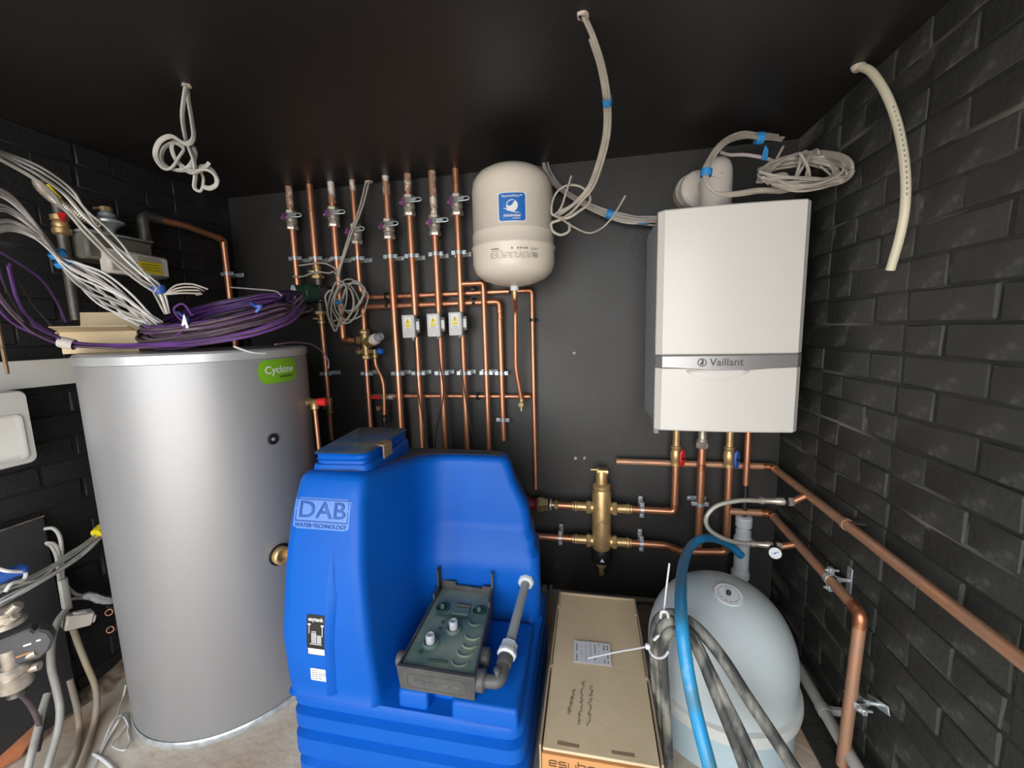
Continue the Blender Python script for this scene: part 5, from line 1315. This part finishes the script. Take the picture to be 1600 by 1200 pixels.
Pp = px([(-16, 415, .70), (5, 468, .74), (35, 506, .79), (72, 527, .83), (105, 537, .86), (160, 541, .885), (230, 541, .90), (310, 537, .94), (390, 524, 1.0), (445, 505, 1.08), (466, 488, 1.16)])
ps = strands(Pp, 8, lambda t: .009+.022*(1-min(1, t*2.2))+.016*max(0, t-.5), 21, per=6)
root = cable_thing('purple_cable_bundle', 'purple data cables swagging from the left edge along the cylinder rim', 'cable', ps, .0032, ['purple', 'purple', 'purple_dusty', 'cable_black', 'purple'])
MB().lathe([(.0145, -.016), (.0155, -.01), (.015, .01), (.0145, .016)], 14, at(105, 536.5, Y=.86), at(125, 539, Y=.87)-at(85, 531, Y=.845), cap=False).build('wrap', 'white_warm', root)
MB().tube(spline(px([(-10, 388, .74), (30, 412, .80), (65, 437, .86), (88, 470, .92), (103, 503, .97)]), 6), .003, 6).build('cable', 'purple', root)
tag(MB().tube(spline(px([(30, 440, .86), (55, 480, .90), (90, 520, .93)]), 6), .003, 6).build('black_flex', 'cable_black'), 'thin black flex behind the purple cables at the far left', 'cable')
# the coil itself
xl_, xr_2 = at(248, 500, Y=1.12).x, at(470, 500, Y=1.12).x
cc = Vector(((xl_+xr_2)/2-.012, 1.14, CT+.012)); ra, rb = (xr_2-xl_)/2*.90, .205
root = thing('purple_cable_coil', 'big flat coil of purple and brown cable on top of the cylinder', 'cable', (cc.x, cc.y, CT))
def coil(turns, seed, r0, r1, z0, z1):
    rd = random.Random(seed); P = []; n = 14
    for t in range(turns):
        f_ = rd.uniform(r0, r1); zz_ = rd.uniform(z0, z1); ox, oy = rd.uniform(-.012, .012), rd.uniform(-.012, .012)
        for i in range(n):
            a = 2*PI*i/n+.3
            P.append(cc+Vector((ox+ra*f_*math.cos(a)*(1+rd.uniform(-.012, .012)), oy+rb*f_*math.sin(a), zz_+rd.uniform(-.003, .003)+.125*(math.sin(a)+1)/2*(.5+f_/2)+.012*math.cos(a))))
    return spline(P, 4)
for (nm, tr, sd, a, b, z0, z1, m) in (('cable', 11, 1, .80, 1.0, .0, .045, 'purple_dusty'), ('cable', 8, 2, .62, .9, .02, .06, 'purple'), ('cable', 9, 3, .78, 1.03, .0, .05, 'cable_brown'), ('cable', 7, 4, .70, 1.0, .01, .062, 'cable_brown'), ('cable', 3, 5, .75, 1.04, .04, .07, 'cable_black'), ('cable', 5, 6, .72, .98, .03, .065, 'purple')):
    MB().tube(coil(tr, sd, a, b, z0, z1), .0034, 6).build(nm, m, root)
for (p, q) in (((286, 490), (288, 505)), ((400, 475), (402, 482))):
    MB().tube(spline(px([(p[0]-8, p[1]-2, .98), (p[0], p[1]+4, .96), (q[0]+6, q[1]-4, .965), (q[0]-2, q[1]+6, .96)]), 5), .004, 6).build('tie', 'valve_blue', root)
MB().prism([(-.012, -.016), (.014, -.018), (.004, .022)], .002, frame(at(288, 503, Y=.94), (1, 0, 0), (0, 0, 1))).build('tag', 'label_white', root)
MB().tube(spline(px([(300, 492, .95), (286, 475, .97), (272, 482, .97), (278, 495, .96), (290, 508, .94), (270, 528, .93), (250, 532, .93)]), 6), .003, 6).build('cable', 'purple', root)
MB().tube(spline(px([(440, 462, 1.15), (430, 455, 1.2), (400, 452, 1.25), (360, 449, 1.28)]), 5), .0025, 6).build('cable', 'cable_lilac', root)
tag(MB().tube(spline([Vector((CX, CY, 0)) + Vector((math.cos(a_)*(CR+.006), math.sin(a_)*(CR+.006), z_)) for a_, z_ in (cyl_hit(*q) for q in ((364, 541), (380, 547), (396, 551), (413, 552)))], 5), .003, 6).build('cable_tie', 'white_plastic'), 'white cable tie tail lying over the cylinder rim', 'cable tie')
tag(MB().tube(spline(px([(430, 538, 1.02), (460, 535, 1.10), (486, 538, 1.20), (502, 548, 1.28), (513, 563, 1.30), (513, 576, 1.30)]), 6), .0026, 6).build('thin_wire', 'purple_dusty'), 'thin purple wire drooping off the right of the cylinder top', 'wire')
# small open carton on the cylinder
bc = at(172, 540, Y=1.0); bM = T(bc.x, 1.0, CT+.002) @ Rz(.62)
root = thing('open_carton', 'small open brown carton on the left of the cylinder top', 'box', (bc.x, 1.0, CT))
for (c_, d_) in (((0, -.055, .032), (.17, .003, .064)), ((0, .055, .032), (.17, .003, .064)), ((-.085, 0, .032), (.003, .11, .064)), ((.085, 0, .032), (.003, .11, .064)), ((0, 0, .0015), (.17, .11, .003))):
    MB().box(c_, d_, .0006, bM).build('panel', 'cardboard', root)
for (c_, d_, rx, ry) in (((0, -.080, .070), (.168, .055, .003), -.25, 0), ((-.10, 0, .058), (.05, .108, .003), 0, -.5), ((.10, .0, .075), (.05, .108, .003), 0, -.6), ((0, .060, .095), (.166, .003, .06), -.2, 0)):
    MB().box((0, 0, 0), d_, .0006, bM @ T(c_) @ Rx(rx) @ Ry(ry)).build('flap', 'cardboard', root)
# torn cardboard at the left edge
sc = [(-.05, -.09), (.012, -.085), (.018, -.06), (.022, -.03), (.014, -.02), (.017, .0), (.008, .01), (.010, .03), (.0, .05), (-.05, .06)]
tag(MB().prism(sc, .004, frame(at(2, 525, Y=.70), (.85, -.5, 0), (0, 0, 1))).build('torn_cardboard', 'cardboard_dark'), 'torn piece of brown cardboard at the far left edge', 'cardboard')

# ---- gas meter corner ---------------------------------------------------------------------------
XG = -1.60
def gx(px_, py_, X=XG): return at(px_, py_, X=X)
gm_ = thing('gas_meter', 'dull gas meter with white index box and yellow label above the cylinder', 'gas meter', gx(200, 440))
a, b = gx(126, 400), gx(225, 362); zc_ = (at(126, 362, X=XG).z+at(126, 402, X=XG).z)/2
MB().box((-1.63, (a.y+b.y)/2, zc_), (.12, abs(a.y-b.y)*1.0, .085), .008).build('body', 'meter_grey', gm_)
MB().box((-1.63, (a.y+b.y)/2, zc_+.044), (.13, abs(a.y-b.y)*1.03, .008), .003).build('top_seam', 'zinc', gm_)
i0, i1 = gx(168, 412, -1.55), gx(262, 412, -1.55); iy = (i0.y+i1.y)/2; iw = abs(i1.y-i0.y); iz = (gx(215, 392, -1.55).z+gx(215, 434, -1.55).z)/2
idx = MB().box((-1.565, iy, iz), (.045, iw, .078), .008).build('index_box', 'white_warm', gm_)
Mi = frame((-1.5418, iy, iz), (0, 1, 0), (0, 0, 1))
MB().box((.03, -.008, 0), (iw*.38, .04, .001), 0, Mi).build('label', 'label_yellow', idx)
tl = MB()
for i in range(3): tl.box((.03, .026-i*.006, .0004), (iw*.4, .0018, .0005), 0, Mi)
for i in range(3): tl.box((.03, .002-i*.009, .0008), (iw*.3, .002, .0005), 0, Mi)
tl.build('print', 'print_black', idx)
rg = thing('gas_regulator', 'silver dome gas regulator with brass cap above the gas meter', 'regulator', gx(168, 360, -1.62))
rc = gx(168, 345, -1.62)
MB().lathe([(.012, -.05), (.018, -.03), (.024, -.022), (.034, -.014), (.044, -.010), (.044, -.002), (.034, .004), (.024, .012), (.022, .024), (.016, .028), (.014, .036)], 20, rc).build('dome', 'zinc', rg)
MB().lathe([(.016, .030), (.017, .034), (.017, .044), (.012, .046)], 8, rc).box((rc.x-.02, rc.y-.01, rc.z+.04), (.03, .012, .008), .002).build('cap', 'brass_dull', rg)
ph_ = px([(60, 282, 0.95), (64, 292, .95), (78, 306, 1.0), (98, 320, 1.04), (122, 334, 1.08), (150, 350, 1.12)])
ph_ = [at(p[0], p[1], X=-1.60) for p in ((60, 282), (64, 292), (78, 306), (98, 320), (122, 334), (155, 352))]
path = spline(ph_, 14); rr = [.0135+.0018*(i % 2) for i in range(len(path))]
fh = thing('gas_hose', 'corrugated steel gas hose with yellow sleeve at upper left', 'hose', ph_[0])
MB().tube(path, rr, 12).build('tube', 'nickel', fh)
pth = [at(p[0], p[1], X=-1.585) for p in ((72, 288), (80, 298), (92, 310))]
MB().tube(pth, .009, 8).build('yellow_sleeve', 'label_yellow', fh)
gp = thing('gas_valve', 'brass gas valve with small red lever on a dark vertical pipe', 'valve', gx(98, 400, -1.62))
p0, p1 = gx(92, 318, -1.62), gx(100, 380, -1.62); zt_, zb_2 = p0.z, gx(100, 500, -1.62).z
MB().lathe([(.014, zb_2), (.014, zt_)], 14, (-1.62, p1.y, 0)).build('pipe', 'dark_metal', gp)
zc2 = gx(97, 352, -1.62).z
MB().lathe([(.018, -.03), (.023, -.026), (.023, -.012), (.018, -.008), (.021, 0), (.018, .01), (.022, .014), (.022, .028), (.016, .03)], 12, (-1.62, p1.y, zc2)).build('body', 'brass_dull', gp)
lvb = MB().tube([(-1.60, p1.y, zc2-.004), (-1.56, p1.y-.03, zc2+.002)], .007, 8).build('lever', 'brass_dull', gp)
MB().tube([(-1.56, p1.y-.03, zc2+.002), (-1.535, p1.y-.048, zc2+.012)], [.007, .009], 8).build('grip', 'red', lvb)
el0 = gx(223, 385, -1.63); el1 = gx(222, 336, -1.63)
tag(MB().tube(fillet([(-1.63, el1.y, el0.z), (-1.63, el1.y, el1.z), (-1.63, el1.y+.06, el1.z)], .025), .018, 14).build('iron_elbow', 'dark_metal'), 'dark iron elbow on top of the gas meter', 'fitting')
q = gx(291, 328, -1.63); q2 = at(346, 350, Y=1.66); q3 = at(352, 445, Y=1.66)
pipe_run('copper_gas_pipe', 'copper gas pipe from the meter bending down the back-left corner', [(-1.63, el1.y+.05, el1.z), (-1.63, q.y, el1.z), (q2.x, 1.66, el1.z-.01), (q2.x, 1.66, CT-.2)], .0135, bend=.02)
clip28.place(T(q2.x, 1.66, at(355, 428, Y=1.66).z), 'zinc clip on the copper gas pipe in the back-left corner', 'gas pipe clips')

# ---- left wall: trunking, white box, panel --------------------------------------------------------
zt_, zb_2 = at(60, 562, X=-1.645).z, at(60, 605, X=-1.645).z
tr_ = thing('cable_trunking', 'white plastic cable trunking along the left wall', 'trunking', (-1.67, .9, zb_2))
MB().box((-1.675, .85, (zt_+zb_2)/2), (.05, 1.5, zt_-zb_2-.004), .003).build('channel', 'white_trunk', tr_)
MB().box((-1.6475, .85, (zt_+zb_2)/2), (.006, 1.5, zt_-zb_2), .002).build('cover', 'white_trunk', tr_)
yr_ = at(52, 670, X=-1.60).y; zt_, zb_2 = at(30, 610, X=-1.60).z, at(30, 728, X=-1.60).z
wb = thing('consumer_unit', 'white plastic enclosure with recessed door under the trunking', 'electrical box', (-1.65, yr_-.2, zb_2))
Mw = frame((-1.60, yr_-.19, (zt_+zb_2)/2), (0, 1, 0), (0, 0, 1)); hh = zt_-zb_2
SS = [[(x_*k, y_*k2, z_) for x_, y_ in rrect(.38, hh, .018)] for z_, k, k2 in ((-.1, 1, 1), (-.006, 1, 1), (0, .985, .97))]
MB().loft([[Mw @ Vector(p) for p in s_] for s_ in SS]).build('housing', 'white_trunk', wb)
SS = [[(x_, y_-hh*.12, z_) for x_, y_ in rrect(.34*k, hh*.62*k, .016)] for z_, k in ((-.002, 1.02), (.004, 1.0), (.004, .95), (.0015, .93))]
dr_ = MB().loft([[Mw @ Vector(p) for p in s_] for s_ in SS]).build('door', 'white_trunk', wb)
MB().box((.10, hh*.19, .005), (.03, .006, .004), .001, Mw).build('latch', 'grey_plastic', dr_)
pd = thing('dark_panel', 'dark grey sheet leaning against the left wall', 'panel', (-1.66, .8, .02))
py_ = at(70, 815, X=-1.655).y; pz = at(68, 810, X=-1.655).z
MB().box((-1.66, py_-.30, pz/2+.01), (.012, .60, pz), .002, T(0, 0, 0)).build('sheet', 'panel_dark', pd)
MB().box((-1.653, py_-.30, pz+.008), (.004, .60, .004), .001).build('pale_edge', 'dusty_rubble', pd)
# ---- cables at lower left ----------------------------------------------------------------------
def lx(pts):
    out = []
    for p in pts:
        q_ = at(p[0], p[1], X=p[2])
        out.append(q_ if q_.z > .012 else at(p[0], p[1], Z=.012))
    return out
ps = strands(lx([(166, 824, -1.63), (140, 848, -1.60), (105, 873, -1.57), (65, 897, -1.55), (25, 916, -1.53), (-16, 933, -1.52)]), 10, lambda t: .012+.02*t, 33, per=6, twist=.8)
root = cable_thing('cable_bundle', 'fan of straight grey cables behind the lower left of the cylinder', 'cable', ps, .0032, ['cable_white', 'cable_grey'])
MB().tube(lx([(160, 824, -1.61), (150, 834, -1.60)]), .016, 8).build('yellow_sleeve', 'label_yellow', root)
bh = thing('cable_clamp', 'dark blue clamp with pale cable loops at the left edge', 'clamp', at(15, 900, X=-1.52))
MB().box((0, 0, 0), (.08, .03, .035), .010, frame(at(10, 899, X=-1.52), (.3, 1, .05), (0, 0, 1))).build('body', 'valve_blue', bh)
MB().tube(spline(lx([(-10, 886, -1.53), (10, 892, -1.50), (30, 893, -1.50), (40, 896, -1.50), (36, 906, -1.50), (18, 912, -1.49), (8, 925, -1.49)]), 6), .0045, 8).build('loop', 'cable_white', bh)
cw = thing('cable_drop', 'grey cables looping from the dark panel edge down to the white connector', 'cable', at(105, 955, X=-1.62))
for P in ([(70, 826, -1.65), (84, 826, -1.63), (94, 840, -1.62), (97, 870, -1.62), (98, 905, -1.62), (104, 945, -1.61)], [(72, 848, -1.65), (84, 850, -1.63), (91, 862, -1.62), (93, 885, -1.62), (95, 915, -1.62), (100, 950, -1.61)], [(74, 850, -1.65), (80, 853, -1.63), (88, 868, -1.62), (91, 890, -1.62), (96, 925, -1.62), (106, 952, -1.61)], [(98, 900, -1.62), (104, 915, -1.62), (118, 928, -1.62), (140, 932, -1.62)], [(104, 944, -1.61), (112, 936, -1.61), (128, 934, -1.62), (145, 936, -1.62)]):
    MB().tube(spline(lx(P), 6), .0052, 8).build('cable', 'conduit_grey', cw)
MB().tube(lx([(98, 905, -1.612), (106, 952, -1.602)]), .012, 8, flat=.7).build('wrap', 'conduit_grey', cw)
jb = thing('wire_connector', 'white block connector hanging at the lower left', 'connector', at(123, 968, X=-1.58))
Mj = frame(at(122, 968, X=-1.58), (.35, 1, -.35), (.1, .3, 1))
MB().box((0, 0, 0), (.062, .042, .04), .004, Mj).build('housing', 'white_warm', jb)
MB().box((.034, -.004, .002), (.01, .022, .022), .002, Mj).build('socket', 'white_plastic', jb)
MB().box((0, .022, 0), (.03, .006, .02), .002, Mj).build('latch', 'white_plastic', jb)
tj = lx([(128, 932, -1.62), (142, 931, -1.62), (155, 936, -1.62), (168, 938, -1.62), (178, 937, -1.63)])
tag(MB().tube(spline(tj, 3), [.007, .009, .012, .010, .014, .012, .015, .012, .014, .012, .013, .012, .012], 7).build('taped_joint', 'white_plastic'), 'cable joint wrapped in white tape beside the cylinder', 'cable joint')
for k, (p, q_) in enumerate((((170, 957), (184, 948)), ((172, 984), (190, 974)))):
    tag(MB().pipe([at(*p, X=-1.60), at(*q_, X=-1.65)], .0105, .0085, 12).build('pipe_stub', 'copper_dusty'), ('upper' if k == 0 else 'lower')+' short copper stub poking from behind the lower left of the cylinder', 'pipe', 'copper stubs')
def fl_(px_, py_): return at(px_, py_, Z=.012)
for lab, P, r_, m in (
    ('thick grey conduit curving down to the floor from the white connector', [(102, 955, -1.60), (90, 972, -1.59), (81, 1000, -1.58), (80, 1040, -1.57), (88, 1075, -1.555), (94, 1110, -1.53), (90, 1145, -1.51), (78, 1185, -1.49), (70, 1215, -1.48)], .0095, 'conduit_grey'),
    ('tan conduit bowing right of the thick grey one, nearest the cylinder', [(114, 982, -1.60), (124, 1010, -1.60), (136, 1040, -1.59), (148, 1070, -1.575), (151, 1100, -1.55), (146, 1135, -1.53), (135, 1170, -1.50), (118, 1215, -1.48)], .0085, 'conduit_tan'),
    ('short tan conduit cut off between two longer conduits', [(109, 1062, -1.60), (115, 1085, -1.585), (121, 1110, -1.565), (124, 1140, -1.55), (118, 1175, -1.52), (104, 1212, -1.50)], .008, 'conduit_tan'),
    ('straight pale conduit stub at lower left with angled cut end', [(74, 1084, -1.58), (66, 1110, -1.56), (59, 1140, -1.54), (50, 1175, -1.51), (40, 1215, -1.49)], .009, 'conduit_grey'),
    ('thin dark grey cable arching in from the left edge near the floor', [(-12, 1066, -1.52), (15, 1075, -1.52), (38, 1090, -1.53), (55, 1115, -1.54), (63, 1145, -1.54), (58, 1175, -1.53)], .0065, 'cable_brown')):
    tag(MB().tube(spline(lx(P), 6), r_, 10).build('conduit', m), lab, 'conduit', 'lower left conduits')
Pw = [(197, 1070), (192, 1090), (182, 1120), (165, 1160), (155, 1180), (174, 1145), (186, 1125), (196, 1115), (198, 1130), (186, 1150), (176, 1165), (194, 1172), (203, 1160), (200, 1145), (200, 1132), (190, 1118), (176, 1128), (160, 1165), (148, 1195), (140, 1215)]
tag(MB().tube(spline([at(p[0], p[1], Z=.006+.02*max(0, math.sin(i*1.3))) if i > 1 else at(p[0], p[1], X=-1.54) for i, p in enumerate(Pw)], 6), .0026, 6).build('white_wire', 'cable_white'), 'tangled thin white wire on the floor beside the cylinder', 'wire')
tag(MB().tube(spline([at(p[0], p[1], Z=.008) for p in ((146, 1178), (160, 1186), (172, 1196), (180, 1206))], 5), .0042, 7).build('cable_tie', 'white_plastic'), 'short thick white cable end on the floor at lower left', 'cable')
# motorised valve on a nickel manifold at the left edge
mz = thing('motorised_valve', 'dark motorised valve on a nickel manifold at the lower left edge', 'valve', at(20, 1075, X=-1.50))
ca = at(38, 1003, X=-1.49); dr3 = Vector((.75, -.62, .1)).normalized(); Ma = frame(ca, Vector((0, 0, 1)).cross(dr3), (0, 0, 1))
op = [(-.055, -.040), (.025, -.050), (.046, -.034), (.056, -.008), (.050, .018), (.034, .032), (.026, .030), (.020, .042), (-.040, .034), (-.058, .012)]
ac = MB().prism(op, .045, Ma @ T(0, 0, -.02), .006).build('actuator', 'dark_grey_plastic', mz)
MB().box((.01, .002, .0256), (.014, .005, .0006), 0, Ma).box((.03, .004, .0256), (.008, .005, .0006), 0, Ma).build('print', 'label_white', ac)
MB().box((.0, -.022, .0256), (.026, .004, .0006), 0, Ma).build('orange_mark', 'cardboard_orange', ac)
cb_ = at(20, 1050, X=-1.50)
MB().lathe([(.030, -.045), (.034, -.040), (.034, -.008), (.030, -.004), (.034, 0), (.034, .012), (.026, .02)], 18, cb_).build('manifold_cup', 'nickel', mz)
for (p, q_) in (((30, 1030), (58, 1018)), ((36, 1048), (62, 1040))):
    MB().tube([at(*p, X=-1.49), at(*q_, X=-1.46)], .011, 12).build('outlet', 'nickel', mz)
MB().lathe([(.020, -.02), (.016, -.012), (.016, 0)], 10, cb_-Vector((0, 0, .045))).build('drain', 'dark_metal', mz)
cu_ = at(8, 965, X=-1.50)
MB().lathe([(.036, -.02), (.036, -.008), (.028, -.004), (.028, .01), (.034, .014), (.034, .022), (.02, .026)], 18, cu_).build('upper_union', 'nickel', mz)
for (p, q_) in (((8, 962), (27, 944)), ((10, 975), (25, 962))):
    MB().tube([at(*p, X=-1.48), at(*q_, X=-1.46)], .009, 10).build('lug', 'nickel', mz)
MB().lathe([(.020, 0), (.020, .05)], 14, cb_+Vector((0, 0, .018))).build('neck', 'nickel', mz)
sh = [(-.14, -.05), (.02, -.05), (.07, .0), (.095, .045), (.10, .06), (.05, .05), (.01, .03), (-.05, .028), (-.14, .0)]
o = MB().prism(sh, .018, frame(at(10, 1170, Z=.03), (.4, 1, .05), (-1, .4, .6)), .003).build('tile_shard', 'terracotta'); tag(o, 'broken terracotta shard on the floor at the lower left corner', 'shard')

# ---- right side: hanging pipe and hoses -----------------------------------------------------------
c0 = at(1341, 103, Z=ZC); yh_ = c0.y
hp_ = thing('plastic_pipe', 'cream plastic pipe hanging curved from the ceiling near the right wall', 'pipe', at(1390, 423, X=.705))
path = spline([at(q_[0], q_[1], X=c0.x+(.705-c0.x)*min(1, i*.3)) for i, q_ in enumerate(((1345, 104), (1362, 113), (1382, 142), (1398, 180), (1409, 225), (1415, 275), (1414, 325), (1406, 370), (1391, 422)))], 6)
rr_ = .0093
MB().pipe(path, rr_, rr_*.68, 16).build('tube', 'cream_pipe', hp_)
pm = MB()
for i in range(14, 34): 
    a_, b_ = path[i], path[i+1]; d = (b_-a_).normalized(); o_ = (Vector((0, -1, 0))*.9+Vector((-.35, 0, 0))).normalized(); pm.box((0, 0, 0), ((b_-a_).length*.5, .003, .0004), 0, frame((a_+b_)/2+o_*(rr_+.0002), d, d.cross(o_)*-1))
pm.build('print', 'print_grey', hp_)
MB().lathe([(.018, .003), (.015, -.006), (.010, -.012)], 11, Vector((c0.x, c0.y, ZC))).build('sealant', 'plaster', hp_)
# blue hose
bh_ = px([(1158, 868, 1.60), (1140, 852, 1.58), (1118, 842, 1.52), (1096, 842, 1.44), (1078, 856, 1.36), (1067, 885, 1.20), (1064, 925, 1.02), (1065, 970, .91), (1070, 1020, .865), (1079, 1075, .835), (1091, 1130, .815), (1104, 1180, .79), (1118, 1235, .77)])
tag(MB().tube(spline(bh_, 8), .0145, 16).build('blue_hose', 'hose_blue'), 'bright blue water hose arching over the pale domed vessel', 'hose')
# grey dirty hoses doubled over and tied
gh = thing('grey_hose', 'dirty grey hose doubled over and tied between carton and vessel', 'hose', (.18, .95, 0))
for k, P in enumerate((
    [(1040, 1230, .94), (1037, 1150, .96), (1032, 1080, .965), (1029, 1020, .96), (1032, 985, .95), (1046, 972, .94), (1066, 980, .925), (1085, 1000, .91), (1105, 1040, .89), (1130, 1090, .865), (1160, 1150, .84), (1190, 1215, .82)],
    [(1046, 1230, .92), (1043, 1150, .935), (1039, 1080, .945), (1036, 1025, .94), (1040, 995, .93), (1058, 985, .92), (1078, 998, .905), (1096, 1030, .89), (1112, 1070, .87), (1128, 1110, .855), (1148, 1160, .84), (1170, 1220, .82)],
    [(1036, 1230, .955), (1032, 1150, .98), (1027, 1080, .99), (1023, 1015, .985), (1026, 975, .97), (1044, 960, .965), (1070, 968, .95), (1096, 988, .93), (1130, 1030, .905), (1165, 1085, .88), (1205, 1145, .855), (1250, 1215, .83)])):
    MB().tube(spline(px(P), 7), (.0125, .0115, .0135)[k], 14).build('hose', 'hose_grey', gh)
tie = thing('cable_tie', 'long white cable tie around the grey hoses, its tail over the carton', 'cable tie', at(1012, 1012, Y=.93))
P = px([(1012, 1010, .925), (1018, 1022, .905), (1028, 1028, .90), (1038, 1026, .905), (1044, 1018, .915)])
MB().tube(spline(P, 5), .0028, 8, flat=.5).build('loop', 'white_plastic', tie)
MB().tube(px([(1012, 1010, .925), (965, 1018, .93), (919, 1028, .94)]), .0034, 8, flat=.4).build('tail', 'white_plastic', tie)
MB().box((0, 0, 0), (.011, .010, .012), .002, T(at(1012, 1010, Y=.922))).build('head', 'white_plastic', tie)
tie = thing('cable_tie', 'thin white cable tie standing up from the top of the grey hoses', 'cable tie', at(1038, 962, Y=.95))
MB().tube(px([(1037, 958, .95), (1041, 920, .95), (1046, 880, .955)]), .0022, 6).build('tail', 'cable_white', tie)
MB().tube(spline(px([(1032, 965, .945), (1034, 956, .935), (1042, 957, .935), (1044, 968, .94), (1036, 985, .94), (1022, 1000, .945)]), 5), .0035, 6).build('loop', 'cable_white', tie)
# small wall marks: bare plaster chips on the back wall, drill holes
for k, (p, r_) in enumerate((((897, 552), .006), ((899, 716), .007), ((913, 716), .006))):
    c = at(p[0], p[1], Y=YB); rd = random.Random(k)
    o = MB().lathe([(r_, 0), (r_*.8, .0015), (0, .001)], 9, c, (0, -1, 0)); o.v = [(x+rd.uniform(-.0015, .0015), y, z_+rd.uniform(-.0015, .0015)) for x, y, z_ in o.v]
    tag(o.build('filled_hole', 'plaster'), ('plaster-filled hole in the back wall beside the boiler', 'left of two plaster-filled holes above the air separator', 'right of two plaster-filled holes above the air separator')[k], 'wall hole', 'filled holes')
